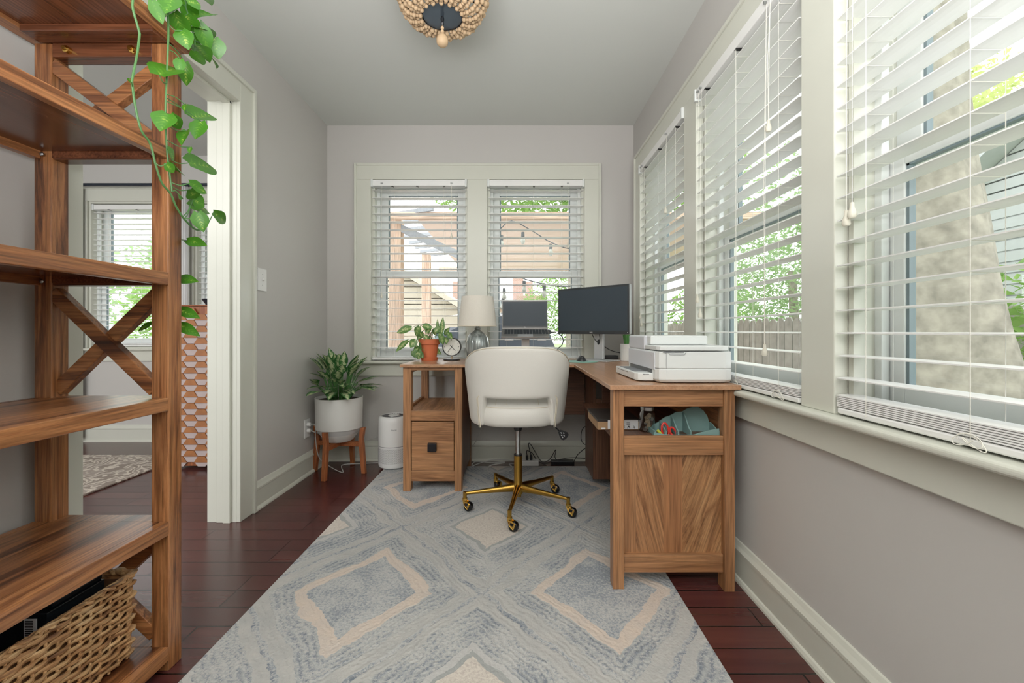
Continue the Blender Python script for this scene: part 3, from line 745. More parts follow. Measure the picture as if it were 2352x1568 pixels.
# near end of the right wing
db('top_rail', .404, .780, 1.645, 1.665, .695, DB)
db('middle_rail', .404, .780, 1.642, 1.662, .512, .583)
db('bottom_rail', .404, .780, 1.645, 1.665, .068, .135)
mb = MB(); edges = [.400, .455, .562, .632, .784]
var = [wood_axis('plank_a', MANGO, 2, .42, seed=1, across=7), wood_axis('plank_b', MANGO, 2, .42, seed=4, angle=14, across=11, along=1.6, dist=2.2),
       wood_axis('plank_c', [(.3, (150, 98, 62)), (.6, (172, 116, 74)), (.8, (150, 96, 58))], 2, .42, seed=7),
       wood_axis('plank_d', [(.28, (72, 44, 26)), (.42, (140, 94, 58)), (.55, (176, 126, 82)), (.8, (192, 148, 104))], 2, .42, seed=9, angle=-20, across=15, along=2, dist=2.5)]
for i in range(4):
    mb.cur = i; mb.box(edges[i], edges[i+1], 1.662, 1.674, .13, .515)
mb.build('end_panel', var, desk)
db('shelf', .372, .806, 1.666, 2.45, .560, .575, mat=W_DESKSHADE)
db('back_panel', .806, .818, 1.69, 2.70, .30, DB)
db('side_panel', .472, .490, 2.70, 3.0, .06, DB, mat=W_DESKSHADE); db('inner_panel', .490, .818, 2.70, 2.715, .06, .56, mat=W_DESKSHADE)
db('inner_panel', .480, .818, 2.45, 2.465, .54, DB, mat=W_DESKSHADE)
db('modesty_panel', -.333, .472, 3.02, 3.035, .40, DB, mat=W_DESKSHADE)
db('leg', .775, .815, 3.14, 3.19, 0, DB)

# ------------------------------------------------------------------ things inside the desk wing
o = thing('cardboard_box', 'flat kraft cardboard box with white labels on the desk shelf beside the jar', 'box', (.41, 1.9, .575))
box('box_body', M['kraft'], o, .331, .50, 1.78, 2.02, .576, .610); box('lid', M['darkcard'], o, .329, .502, 1.779, 2.022, .610, .620, bevel=.001)
lb = box('label', M['label'], o, .372, .496, 1.7775, 1.7795, .580, .616, bevel=0)
mb = MB()
random.seed(3)
for k in range(3):
    for i in range(5):
        for j in range(5):
            if random.random() < .55: mb.box(.43+k*.021+i*.0022, .4322+k*.021+i*.0022, 1.7768, 1.7776, .583+j*.002, .585+j*.002)
for i in range(3): mb.box(.448, .462, 1.7768, 1.7776, .598+i*.004, .5995+i*.004)
mb.build('printed_marks', M['ink'], lb)
box('label', M['label'], o, .345, .362, 1.7775, 1.7795, .579, .585, bevel=0)
o = thing('glass_jar', 'clear glass jar of corks and caps on the desk shelf', 'jar', (.527, 1.76, .575))
mb = MB(); mb.lathe([(0, .001), (.028, .001), (.031, .006), (.031, .07), (.026, .082), (.024, .086), (.025, .1)], (.527, 1.76, .575), 24); mb.build('jar_body', M['jar'], o, smooth=True)
mb = MB(); mb.lathe([(.025, .086), (.027, .087), (.027, .1), (0, .1)], (.527, 1.76, .575), 24); mb.build('lid', M['metal'], o, smooth=True)
random.seed(5)
for k in range(9):
    a = random.random()*6.28; rr = random.random()*.014+.004; zz = .012+.0065*k
    c = Vector((.527+rr*math.cos(a), 1.76+rr*math.sin(a), .575+zz)); d = Vector((random.uniform(-1, 1), random.uniform(-1, 1), random.uniform(-.6, .6))).normalized()*.007
    cap = MB().tube([c-d, c+d], .0075, 12).build('bottle_cap', M['cork'] if k % 3 else M['metal'])
    tag(cap, 'small cork or metal cap inside the glass jar on the desk shelf', 'bottle cap', 'caps and corks inside the glass jar')
o = thing('desk_organizer', 'teal scalloped desk organizer on the shelf behind the end rail', 'organizer', (.66, 1.72, .575))
back = [(1487, 990), (1500, 975), (1513, 968), (1526, 958), (1540, 953), (1552, 946), (1567, 945), (1578, 938), (1590, 934), (1603, 934), (1615, 942), (1624, 955), (1633, 972), (1638, 980)]
pts = [(min(.776, P(a, b, 1.755).x), P(a, b, 1.755).z) for a, b in back]; pts = [(pts[0][0], .576)]+pts+[(pts[-1][0], .576)]
MB().prism(pts, 1, 1.752, 1.758).build('back_panel', M['teal'], o, bevel=.001)
for (fx, h) in ((1490, .012), (1514, .036), (1541, .055), (1568, .07), (1640, .03)):
    X = min(.776, P(fx, 0, 1.755).x); a = []
    for k in range(7): q = k/6; a.append((1.672+.08*q, .578+.018+(h-.012)*(q*q*(3-2*q))))
    MB().prism([(1.672, .576)]+a+[(1.752, .576)], 0, X-.002, X+.003).build('divider', M['teal'], o, bevel=.0006)
fr = [(.525, .593), (.56, .585), (.60, .582), (.68, .583), (.70, .590), (.73, .598), (.776, .607)]
MB().prism([(.525, .576)]+fr+[(.776, .576)], 1, 1.668, 1.672).build('front_panel', M['teal'], o, bevel=.0006)
sc = thing('scissors', 'scissors with red and grey handles standing in the teal organizer', 'scissors', (.59, 1.70, .578))
def ring(c, rx, rz, tilt, r, mat, nm):
    pts = [Vector((c[0]+rx*math.cos(a)*math.cos(tilt)-rz*math.sin(a)*math.sin(tilt), c[1]+.003*math.sin(a), c[2]+rx*math.cos(a)*math.sin(tilt)+rz*math.sin(a)*math.cos(tilt))) for a in [2*math.pi*k/24 for k in range(25)]]
    MB().tube(pts, r, 8, cap=False).build(nm, mat, sc, smooth=True)
ring(P(1528, 988, 1.70), .013, .028, .12, .004, M['red'], 'handle'); ring(P(1522, 990, 1.712), .010, .025, -.05, .0035, M['greyp'], 'handle'); ring(P(1546, 992, 1.70), .010, .019, .45, .004, M['red'], 'handle')
MB().bar(P(1530, 1003, 1.70), Vector((.59, 1.71, .580)), .008, .002).build('blade', M['chrome'], sc)
tag(MB().tube([(.565, 1.70, .578), P(1510, 988, 1.70)], .0055, 10).build('highlighter', M['yellow'], smooth=True), 'yellow-green highlighter pen in the teal organizer beside the scissors', 'pen')
tag(MB().tube([(.545, 1.71, .578), P(1500, 988, 1.70)], .0045, 10).build('marker_pen', M['black'], smooth=True), 'dark marker pen at the left end of the teal organizer', 'pen')

# ------------------------------------------------------------------ bookshelf
bs = thing('open_bookshelf', 'tall open acacia wood shelf unit with crossed end braces beside the doorway', 'bookshelf', (-1.2, .8, 0))
SX0, SX1, SY0, SY1 = -1.392, -1.004, .30, 1.305
def sb(name, *a, mat=None, bevel=.002): return box(name, mat or W_SHELF, bs, *a, bevel=bevel)
for x0, x1 in ((SX0, SX0+.05), (SX1-.05, SX1)):
    for y0, y1 in ((SY1-.05, SY1), (SY0, SY0+.05)): sb('post', x0, x1, y0, y1, 0, 1.81, bevel=.003)
levels = [(.071, .031), (.4316, .392), (.788, .750), (1.149, 1.112), (1.5096, 1.4757)]
for i, (zt, zb) in enumerate(levels):
    mb = MB(); mb.box(SX0+.022, SX1-.022, SY0+.02, SY1-.052, zt-.012, zt-.0005); mb.box(SX0+.052, SX1-.052, SY1-.05, SY1-.004, zt-.03, zt-.0008)
    mb.build('shelf_panel', W_SHELFSHADE if i > 2 else W_SHELF, bs)
    sb('shelf_rail', SX1-.022, SX1+.0015, SY0-.001, SY1-.051, zb, zt); sb('shelf_rail', SX0-.0015, SX0+.022, SY0-.001, SY1-.051, zb, zt)
    sb('cross_rail', SX0+.05, SX1-.05, SY1-.046, SY1-.006, zb, zt-.011, mat=W_SHELFSHADE)
    for x in (SX0+.035, SX1-.035): MB().ball((x, SY1-.062, zb+.010), .006, 10, 6, (1, .6, 1)).build('bolt', M['metal'], bs, smooth=True)
mb = MB(); mb.box(SX0+.02, SX1-.001, SY0-.02, SY1-.02, 1.828, 1.846); mb.build('top_panel', W_SHELFSHADE, bs)
sb('top_rail', SX1-.001, SX1+.022, SY0-.03, SY1+.012, 1.816, 1.848); sb('top_rail', SX0-.022, SX0+.02, SY0-.03, SY1+.012, 1.816, 1.848)
sb('top_cross_rail', SX0+.02, SX1-.001, SY1-.02, SY1+.012, 1.816, 1.8475); sb('cross_rail', SX0+.02, SX1-.001, SY1-.105, SY1-.052, 1.808, 1.828, mat=W_SHELFSHADE)
sb('cross_rail', SX0+.05, SX1-.05, SY1-.048, SY1-.005, 1.772, 1.816, mat=W_SHELFSHADE)
for x in (SX0+.10, SX1-.10): MB().tube([(x, SY1-.066, 1.788), (x, SY1-.061, 1.788), (x, SY1-.060, 1.788), (x, SY1-.045, 1.788)], [.006, .0065, .010, .010], 12).build('bolt', M['goldshine'], bs)
for za, zb in ((.079, .392), (.788, 1.112), (1.51, 1.772)):
    xa, xb = SX0+.05, SX1-.05
    MB().bar((xa-.004, SY1-.034, zb-.02), (xb+.004, SY1-.034, za+.02), .026, .038).build('brace', W_SHELF, bs, bevel=.002)
    MB().bar((xa-.004, SY1-.022, za+.02), (xb+.004, SY1-.022, zb-.02), .026, .038).build('brace', W_SHELF, bs, bevel=.002)

# basket
bk = thing('woven_basket', 'rectangular woven hyacinth basket on the lowest shelf of the open unit', 'basket', (-1.2, .9, .072))
bx0, bx1, by0, by1 = -1.345, -1.078, .58, 1.222
def perim(step, flare):
    x0, x1, y0, y1 = bx0-flare, bx1+flare, by0-flare, by1+flare; rc = .02; pts = []
    for (cx, cy, a0) in ((x1-rc, y0+rc, -90), (x1-rc, y1-rc, 0), (x0+rc, y1-rc, 90), (x0+rc, y0+rc, 180)):
        for k in range(5): a = R(a0+90*k/4); pts.append((Vector((cx+rc*math.cos(a), cy+rc*math.sin(a), 0)), Vector((math.cos(a), math.sin(a), 0))))
    pts.append(pts[0]); out = []; acc = 0
    for i in range(len(pts)-1):
        L = (pts[i+1][0]-pts[i][0]).length; n = max(1, int(L/step))
        for k in range(n):
            t = k/n; p = pts[i][0].lerp(pts[i+1][0], t); nn = pts[i][1].lerp(pts[i+1][1], t).normalized(); out.append((p, nn, acc+L*t))
        acc += L
    return out, acc
random.seed(11)
mb = MB(); rows = 15; H = .222
for r_ in range(rows):
    z = .084+H*r_/(rows-1)*.985; fl = .004*r_/rows; pp, tot = perim(.0055, fl); npd = int(tot/.052); ph = (r_ % 2)*math.pi+random.uniform(-.5, .5); path = []; rad = []
    for p, nn, a in pp:
        s_ = math.sin(2*math.pi*a/tot*npd+ph)
        path.append(p+nn*(.0036*s_)+Vector((0, 0, z+.0012*math.sin(2*math.pi*a/tot*npd+ph+1.3)+.0012*math.sin(a*90+r_)))); rad.append(.0112+.0012*s_+.0012*math.sin(a*37+r_*2))
    path.append(path[0]); rad.append(rad[0])
    mb.tube(path, rad, 7, cap=False, flat=.42)
pp, tot = perim(.052/2, .001)
for p, nn, a in pp: mb.tube([p+Vector((0, 0, .075))-nn*.001, p+nn*.003+Vector((0, 0, .302))], .0035, 6)
mb.build('basket_weave', M['weave'], bk, smooth=True, angle=60)
mb = MB()
for off, zz in ((0, .304), (.004, .300), (-.004, .302)):
    pp, tot = perim(.006, .004+off); path = [p+nn*(.004*math.sin(a*210+off*900))+Vector((0, 0, zz+.003*math.cos(a*210+off*900))) for p, nn, a in pp]; path.append(path[0])
    mb.tube(path, .004, 6, cap=False)
mb.build('rim', M['weave'], bk, smooth=True, angle=60)
mb = MB(); g = .010
mb.box(bx0+g, bx1-g, by0+g, by1-g, .072, .076); mb.box(bx1-g-.002, bx1-g, by0+g, by1-g, .076, .290); mb.box(bx0+g, bx0+g+.002, by0+g, by1-g, .076, .290); mb.box(bx0+g, bx1-g, by1-g-.002, by1-g, .076, .29); mb.box(bx0+g, bx1-g, by0+g, by0+g+.002, .076, .29)
mb.build('liner', M['weavedark'], bk)
# black boxes in the basket
o = thing('black_box', 'small glossy black carton with slots and a barcode standing in the basket', 'box', (-1.17, 1.14, .078))
box('carton', M['boxblack'], o, -1.262, -1.112, 1.03, 1.175, .078, .312, bevel=.002); box('lid', M['boxblack'], o, -1.245, -1.118, 1.048, 1.175, .312, .326, bevel=.003)
mb = MB()
for i in range(3):
    for j in range(2): mb.box(-1.222+i*.03, -1.204+i*.03, 1.10+j*.03, 1.106+j*.03, .3262, .3268)
mb.build('slot', M['label'], o)
lb = box('barcode_label', M['label'], o, -1.165, -1.135, 1.0285, 1.0295, .235, .300, bevel=0); mb = MB(); random.seed(2); z = .240
while z < .295:
    h = random.choice((.0012, .002, .003)); mb.box(-1.162, -1.143, 1.0278, 1.0284, z, z+h); z += h+random.choice((.0012, .002))
mb.build('bars', M['ink'], lb)
o = thing('black_tray', 'long black carton with a gold letter lying in the basket', 'box', (-1.2, .84, .078))
box('carton', M['boxblack'], o, -1.325, -1.10, .62, 1.015, .078, .20)
box('flap', M['boxblack'], o, -1.325, -1.315, .62, 1.015, .20, .312, bevel=.001)
T = frameT((-1.313, .93, .262), (0, 1, 0), (0, 0, 1))
textmesh('A', .10, T, M['gletter'], 'gold_letter', o, bold=.004)

# ------------------------------------------------------------------ hanging pothos
pt = thing('hanging_pothos', 'golden pothos trailing long green vines off the top of the shelf unit', 'potted plant', (-1.16, 1.05, 1.847))
mb = MB(); mb.lathe([(0, 0), (.06, 0), (.075, .12), (.08, .125), (.078, .13), (.07, .13), (.066, .11), (0, .11)], (-1.16, 1.05, 1.848), 32); mb.build('pot', M['ceramic'], pt, smooth=True)
def V1(px, py): return PX(px, py, -.965)
def V2(px, py): return P(px, py, 1.345)
st = MB(); v1 = [Vector((-1.1, 1.03, 1.965)), Vector((-1.03, 1.03, 1.99)), Vector((-.97, 1.03, 1.90))]+[V1(*p) for p in ((300, -20), (305, 20), (319, 70), (320, 85), (314, 130), (304, 180), (304, 195), (312, 250), (325, 300), (345, 330), (358, 380), (372, 420), (392, 445), (405, 475), (425, 505), (450, 527), (468, 524))]
v2 = [Vector((-1.1, 1.06, 1.965)), Vector((-1.03, 1.09, 2.0)), Vector((-.968, 1.16, 1.93))]+[V1(*p) for p in ((380, -25), (384, 20), (387, 70), (385, 130), (382, 200), (380, 262), (382, 320), (386, 370), (395, 440))]
v3 = [Vector((-1.1, 1.08, 1.965)), Vector((-1.06, 1.2, 2.0))]+[V1(*p) for p in ((415, -10), (428, 20), (440, 60), (450, 95), (480, 95))]
v4 = [Vector((-1.1, 1.10, 1.96)), Vector((-1.08, 1.28, 1.96)), Vector((-1.06, 1.335, 1.88))]+[V2(*p) for p in ((398, 130), (400, 300), (404, 520), (405, 600), (402, 700), (398, 755))]
for v, rr in ((v1, .0028), (v2, .0026), (v3, .0022), (v4, .0022)): st.tube(smooth_path(v, 8), rr, 7)
allp = [p for v in (v1, v2, v3) for p in smooth_path(v, 8)]; allp4 = smooth_path(v4, 8)
lv = MB(); random.seed(21)
L1 = [(440, 270, 492, 262, 46), (462, 279, 447, 318, 27), (434, 374, 503, 384, 46), (436, 420, 478, 444, 22), (436, 435, 450, 459, 24), (444, 458, 472, 474, 26), (438, 474, 492, 478, 30), (455, 488, 467, 532, 27), (490, 488, 529, 515, 21),
      (366, 172, 408, 140, 52), (425, 143, 427, 197, 25), (438, 40, 491, 20, 56), (400, 28, 428, 92, 32), (424, -12, 447, 48, 36), (456, 52, 483, 120, 27), (492, 88, 503, 136, 30), (448, 104, 482, 134, 34), (447, 118, 466, 154, 24), (480, 126, 503, 154, 25), (350, 2, 374, 56, 22),
      (384, 262, 366, 296, 36), (392, 262, 414, 302, 24), (428, 300, 412, 326, 20), (386, 342, 409, 372, 20), (398, 374, 422, 405, 22), (428, 35, 448, 78, 30), (470, 60, 493, 82, 22), (398, -6, 378, 28, 34), (404, 12, 372, 34, 30), (455, -12, 486, -2, 30), (414, 136, 410, 166, 18), (418, 70, 432, 112, 30), (438, 84, 462, 106, 30),
      (500, 95, 508, 128, 20), (440, 60, 474, 66, 30), (410, 445, 419, 456, 14), (300, 190, 296, 180, 10), (425, 240, 421, 252, 8), (437, 338, 434, 350, 8), (382, 375, 400, 398, 16), (430, 4, 462, 8, 26)]
for (a, b, c, d, w) in L1:
    jit = random.uniform(-.012, .03); XX = -.965+max(-.01, jit)
    B = PX(a, b, XX); T_ = PX(c, d, XX+random.uniform(-.015, .015)); sc_ = abs(B.y)/1000
    nn = Vector((.35+random.uniform(-.25, .25), -1, .15+random.uniform(-.2, .3)))
    lv.leaf(B, T_, w*sc_*1.4, nn, True, curl=random.uniform(.05, .22), fold=random.uniform(.05, .2))
    q = min(allp, key=lambda p: (p-B).length); st.tube(smooth_path([q, (q+B)/2+Vector((0, 0, .006 if B.z < q.z else -.008)), B], 4), .0014, 5)
for (a, b, c, d, w) in ((430, 552, 480, 564, 28), (410, 640, 460, 646, 27), (410, 710, 464, 730, 26), (410, 744, 464, 771, 26), (348, 742, 322, 760, 16), (406, 582, 409, 604, 12)):
    B = V2(a, b); T_ = V2(c, d)+Vector((0, -.01, 0)); lv.leaf(B, T_, w*.00136, Vector((.1, -1, .5)), True, curl=.06, fold=.12)
    q = min(allp4, key=lambda p: (p-B).length); st.tube([q, B], .0014, 5)
for k in range(26):            # crown of leaves in the pot and over the edge
    a = random.uniform(0, 6.28); rr = random.uniform(.03, .10); B = Vector((-1.16+rr*.5*math.cos(a), 1.05+rr*.5*math.sin(a), 1.965)); T_ = B+Vector((math.cos(a)*rr, math.sin(a)*rr, random.uniform(.01, .09)))
    lv.leaf(B, T_, .05, Vector((0, 0, 1)), True)
lv.build('leaves', M['pothos'], pt, smooth=True, angle=80); st.build('vines', M['stem'], pt, smooth=True)

# ------------------------------------------------------------------ corner planter
pl = thing('potted_plant', 'leafy variegated plant in a white pot on a four-legged wooden stand in the corner', 'potted plant', (-1.235, 3.03, 0))
c0 = (-1.235, 3.03, 0)
mb = MB(); mb.lathe([(0, .222), (.085, .222), (.093, .228), (.146, .300), (.152, .312), (.157, .516), (.157, .522), (.150, .522), (.149, .50), (0, .50)], c0, 48)
mb.cur = 0; mb.build('pot', M['ceramic'], pl, smooth=True, angle=35)
MB().disc((c0[0], c0[1], .503), .1485, 32).build('soil', M['soil'], pl)
mb = MB(); mb.lathe([(.0935, .229), (.1465, .3005), (.1525, .312), (.1535, .3125)], c0, 48); mb.build('glazed_base', M['ceramic2'], pl, smooth=True)
std = {}
for k in range(4):
    a = R(262+90*k); u = Vector((math.cos(a), math.sin(a), 0)); t = Vector((-u.y, u.x, 0)); mb = MB()
    prof = [(.170, .0), (.196, .0), (.182, .20), (.178, .235), (.190, .318), (.158, .312), (.148, .24), (.150, .19)]
    mb.T = Matrix(((u.x, t.x, 0, c0[0]), (u.y, t.y, 0, c0[1]), (0, 0, 1, 0), (0, 0, 0, 1)))
    mb.prism(prof, 1, -.015, .015); mb.build('leg', W_STAND, pl, bevel=.003)
mb = MB()
for k in range(2):
    a = R(262+90*k); u = Vector((math.cos(a), math.sin(a), 0)); mb.bar(Vector(c0)-u*.152+Vector((0, 0, .203-.002*k)), Vector(c0)+u*.152+Vector((0, 0, .203-.002*k)), .026, .034)
mb.build('stand_brace', W_STAND, pl, bevel=.002)
lv = MB(); st = MB(); random.seed(31)
for k in range(64):
    a = random.uniform(0, 6.283); tier = random.random(); rr = .03+.045*random.random()
    b0 = Vector((c0[0]+rr*math.cos(a), c0[1]+rr*math.sin(a)*.8, .503))
    elev = R(-5+80*tier); reach = .07+.06*random.random()
    h = .06+.16*tier
    B = b0+Vector((math.cos(a)*reach*(1-tier*.7), math.sin(a)*reach*(1-tier*.7), h))
    L = random.uniform(.10, .155); d = Vector((math.cos(a)*math.cos(elev), math.sin(a)*math.cos(elev), math.sin(elev)))
    if B.x+d.x*L < LX+.025: d.x = max(0, (LX+.03-B.x)/L)
    if B.y+d.y*L > BY-.03: d.y = (BY-.04-B.y)/L
    lv.leaf(B, B+d*L, random.uniform(.055, .075), Vector((0, 0, 1)) if elev < 1.1 else Vector((-math.cos(a), -math.sin(a), .4)), False, curl=random.uniform(.1, .3), fold=.12)
    st.tube(smooth_path([b0, (b0+B)/2+Vector((0, 0, .01)), B], 3), .003, 6)
lv.build('leaves', M['aglao'], pl, smooth=True, angle=80); st.build('stems', M['stem'], pl, smooth=True)

# ------------------------------------------------------------------ air purifier
o = thing('air_purifier', 'white cylindrical air purifier with perforated base beside the desk leg', 'air purifier', (-.885, 3.135, .010))
c = (-.885, 3.135, .010)
MB().lathe([(0, .001), (.090, .001), (.105, .012), (.1085, .03)], c, 48).build('base', M['white'], o, smooth=True)
MB().lathe([(.1085, .03), (.1085, .155)], c, 48).build('intake_grille', M['perf'], o, smooth=True)
MB().lathe([(.1075, .155), (.1075, .159)], c, 48).build('seam', M['seam'], o)
MB().lathe([(.1085, .159), (.1085, .330), (.104, .352), (.094, .364), (.088, .366), (.084, .36)], c, 48).build('body', M['white'], o, smooth=True)
mb = MB(); mb.disc((c[0], c[1], c[2]+.358), .086, 40); 
for k in range(40):
    a = 2*math.pi*k/40; mb.bar((c[0]+.04*math.cos(a), c[1]+.04*math.sin(a), c[2]+.361), (c[0]+.084*math.cos(a+.25), c[1]+.084*math.sin(a+.25), c[2]+.362), .002, .004)
mb.build('outlet_grille', M['greyp'], o)
MB().lathe([(0, .366), (.038, .366), (.04, .362), (.04, .358)], c, 32).build('control_panel', M['white'], o, smooth=True)
ang = math.atan2(0-c[1], 0-c[0]); 
nx = Vector((math.cos(ang), math.sin(ang), 0))
textmesh('levoit', .017, frameT(Vector((c[0], c[1], .29))+nx*.1095, (-nx.y, nx.x, 0) if nx.y < 0 and False else (-nx.y, nx.x, 0), (0, 0, 1)), M['seam'], 'brand_print', o)

# ------------------------------------------------------------------ desk top things
# terracotta pot with marbled pothos
o = thing('potted_pothos', 'marbled pothos in a terracotta pot and saucer on the left desk end', 'potted plant', (-.6, 2.98, DT))
c = (-.598, 2.98, DT)
MB().lathe([(0, .012), (.048, .012), (.062, .108), (.070, .110), (.072, .145), (.064, .145), (.060, .125), (0, .125)], c, 36).build('pot', M['terracotta'], o, smooth=True, angle=30)
MB().lathe([(0, .0005), (.054, .0005), (.060, .022), (.055, .022), (.050, .010), (0, .010)], c, 36).build('saucer', M['terracotta'], o, smooth=True, angle=30)
MB().disc((c[0], c[1], c[2]+.1265), .0605, 24).build('soil', M['soil'], o)
lv = MB(); st = MB(); random.seed(9); root = Vector((c[0], c[1], c[2]+.125))
for (a, b, cc, d, w) in ((944, 753, 909, 763, 21), (937, 783, 906, 807, 17), (955, 781, 941, 798, 20), (972, 748, 994, 752, 15), (964, 750, 954, 772, 20), (975, 770, 987, 790, 13), (958, 800, 962, 826, 21), (987, 795, 1015, 814, 17), (1014, 764, 1018, 727, 12), (1010, 764, 1019, 792, 14), (1028, 764, 1039, 778, 13), (1006, 765, 1004, 732, 9), (974, 792, 984, 813, 14), (966, 786, 978, 810, 16),
    (968, 762, 960, 782, 16), (1000, 768, 996, 752, 11), (1022, 768, 1032, 752, 14), (1024, 775, 1026, 790, 13), (948, 806, 956, 822, 14), (962, 808, 972, 822, 14), (1000, 762, 1012, 748, 14), (980, 764, 990, 748, 14), (1016, 776, 1010, 788, 12), (960, 798, 950, 812, 12), (965, 765, 972, 775, 14)):
    Y = 2.98+random.uniform(-.09, .0); B = P(a, b, Y); T_ = P(cc, d, Y+random.uniform(-.02, .02))
    lv.leaf(B, T_, w*.0030, Vector((random.uniform(-.4, .4), -1, .5)), True, curl=.1, fold=.1)
    q = root+Vector((random.uniform(-.03, .03), random.uniform(-.03, .03), 0))
    st.tube(smooth_path([q, Vector(((q.x+B.x)/2, (q.y+B.y)/2, max(q.z, B.z)+.015)), B], 5), .0016, 5)
lv.build('leaves', M['marble'], o, smooth=True, angle=80); st.build('stems', M['stem'], o, smooth=True)
# small glass vase with cutting
o = thing('glass_vase', 'small clear glass vase with a leaf cutting at the left desk edge', 'vase', P(958, 830, 2.92)*1)
cc = P(958, 830, 2.92); cc.z = DT
MB().lathe([(0, .001), (.014, .001), (.016, .02), (.010, .045), (.011, .06)], cc, 20).build('vase_body', M['jar'], o, smooth=True)
MB().tube(smooth_path([cc+Vector((0, 0, .01)), cc+Vector((.003, 0, .05)), cc+Vector((-.006, 0, .10))], 4), .0015, 5).build('stem', M['stem'], o)
lv = MB(); lv.leaf(cc+Vector((-.006, 0, .10)), cc+Vector((.01, -.02, .06)), .04, (0, -1, .4), True); lv.build('leaf', M['marble'], o, smooth=True)
# clock
o = thing('desk_clock', 'round black-rimmed desk clock with a white dial on a disc foot', 'clock', (-.447, 3.0, DT))
cx, cy, cz = -.445, 2.985, .872
mb = MB(); mb.T = Matrix.Translation((cx, cy, cz)) @ Matrix.Rotation(R(90), 4, 'X')
mb.lathe([(.057, .010), (.059, .017), (.0635, .017), (.0645, .012), (.0645, -.016), (.058, -.02), (0, -.02)], (0, 0, 0), 48); mb.build('case', M['black'], o, smooth=True, angle=30)
MB().disc((cx, cy-.0105, cz), .0585, 40, (0, -1, 0)).build('dial', M['clockface'], o)
mb = MB()
for k in range(12):
    a = 2*math.pi*k/12; rr = .048; mb.disc((cx+rr*math.sin(a), cy-.0112, cz+rr*math.cos(a)), .0016 if k % 3 else .0026, 10, (0, -1, 0))
mb.build('hour_mark', M['ink'], o)
def hand(nm, a, L, tail, w):
    d = Vector((math.sin(R(a)), 0, math.cos(R(a)))); p = Vector((cx, cy-.0125, cz)); MB().bar(p-d*tail, p+d*L, .0008, w, up=(d.z, 0, -d.x)).build(nm, M['ink'], o)
hand('minute_hand', 218, .048, .016, .0028); hand('hour_hand', 136, .036, .016, .0034)
MB().tube([(cx, cy, DT+.008), (cx, cy, cz-.06)], .004, 10).build('neck', M['bead'], o)
MB().lathe([(0, .0005), (.056, .0005), (.058, .003), (.058, .009), (.055, .011), (0, .011)], (cx, cy, DT), 40).build('foot', M['black'], o, smooth=True, angle=30)
# lamp
o = thing('table_lamp', 'table lamp with linen drum shade and ribbed grey glass base', 'lamp', (-.266, 2.95, DT))
c = (-.266, 2.95, DT)
MB().lathe([(0, .001), (.060, .001), (.066, .006), (.062, .012), (.0, .012)], c, 36).build('foot', M['metal'], o, smooth=True, angle=30)
mb = MB(); prof = [(.058, .012), (.072, .03), (.078, .075), (.077, .12), (.068, .16), (.048, .187), (.028, .200), (.022, .208), (.022, .222), (.013, .228), (.013, .235)]
vs = []; fs = []; n = 64
for r_, z in prof:
    for k in range(n):
        a = 2*math.pi*k/n; rr = r_*(1+.018*math.cos(a*16)*(1 if .02 < z < .19 else 0)); vs.append((c[0]+rr*math.cos(a), c[1]+rr*math.sin(a), c[2]+z))
for j in range(len(prof)-1):
    for k in range(n): fs.append((j*n+k, j*n+(k+1) % n, (j+1)*n+(k+1) % n, (j+1)*n+k))
mb.add(vs, fs); mb.build('lamp_base', M['lampglass'], o, smooth=True)
MB().tube([(c[0], c[1], DT+.235), (c[0], c[1], DT+.42)], .006, 10).build('stem', M['metal'], o)
s_ = MB().lathe([(.131, .233), (.106, .434), (.1045, .434), (.1295, .233)], c, 56).build('lamp_shade', M['shade'], o, smooth=True, angle=30)
MB().lathe([(.1315, .232), (.1312, .237), (.129, .237)], c, 56).build('shade_rim', M['piping'], s_)
# laptop on riser
o = thing('laptop_stand', 'silver riser stand holding the laptop up above the desk', 'laptop stand', P(1207, 828, 3.0))
b0 = P(1207, 828, 3.02)
MB().prism([(b0.x-.10, 2.93), (b0.x+.10, 2.93), (b0.x+.10, 3.10), (b0.x-.10, 3.10)], 2, DT+.0005, DT+.006).build('base_plate', M['silver'], o, bevel=.002)
MB().bar((b0.x, 3.06, DT+.004), (b0.x, 3.03, .925), .055, .012, up=(0, 1, 0)).build('upright', M['silver'], o, bevel=.003)
lA = Vector((.058, 2.93, .930)); lB = Vector((.058, 3.12, .985))
dd = (lB-lA).normalized(); nrm = Vector((1, 0, 0)).cross(dd).normalized()
MB().bar(lA+dd*.03-nrm*.006, lB-dd*.02-nrm*.006, .20, .005, up=nrm).build('tray', M['silver'], o, bevel=.001)
for sx in (-.11, .11):
    MB().bar(lA+Vector((sx-.03, 0, 0))-nrm*.007-dd*.006, lA+Vector((sx+.03, 0, 0))-nrm*.007-dd*.006, .02, .012).build('lip', M['silver'], o, bevel=.003)
o = thing('laptop', 'open grey laptop with dark screen raised on the silver stand', 'laptop', lA)
hw = .163
mb = MB(); mb.bar(lA+nrm*.006, lB+nrm*.006, 2*hw, .013, up=nrm); mb.build('base', M['laptop'], o, bevel=.002)
mb = MB()
for r_ in range(5):
    for k in range(15):
        u = -hw+.018+k*.0218; v = .072+r_*.0215
        p = lA+dd*v+nrm*.0132+Vector((u+.011, 0, 0)); mb.bar(p-Vector((.0092, 0, 0)), p+Vector((.0092, 0, 0)), .018, .0016, up=nrm)
mb.build('keyboard', M['keys'], o)
p = lA+dd*.032+nrm*.0127; MB().bar(p-Vector((.052, 0, 0)), p+Vector((.052, 0, 0)), .052, .0008, up=nrm).build('touchpad', M['silver'], o)
sc0 = lB+nrm*.012; sd = Vector((0, .10, 1)).normalized(); sn = Vector((1, 0, 0)).cross(sd).normalized()
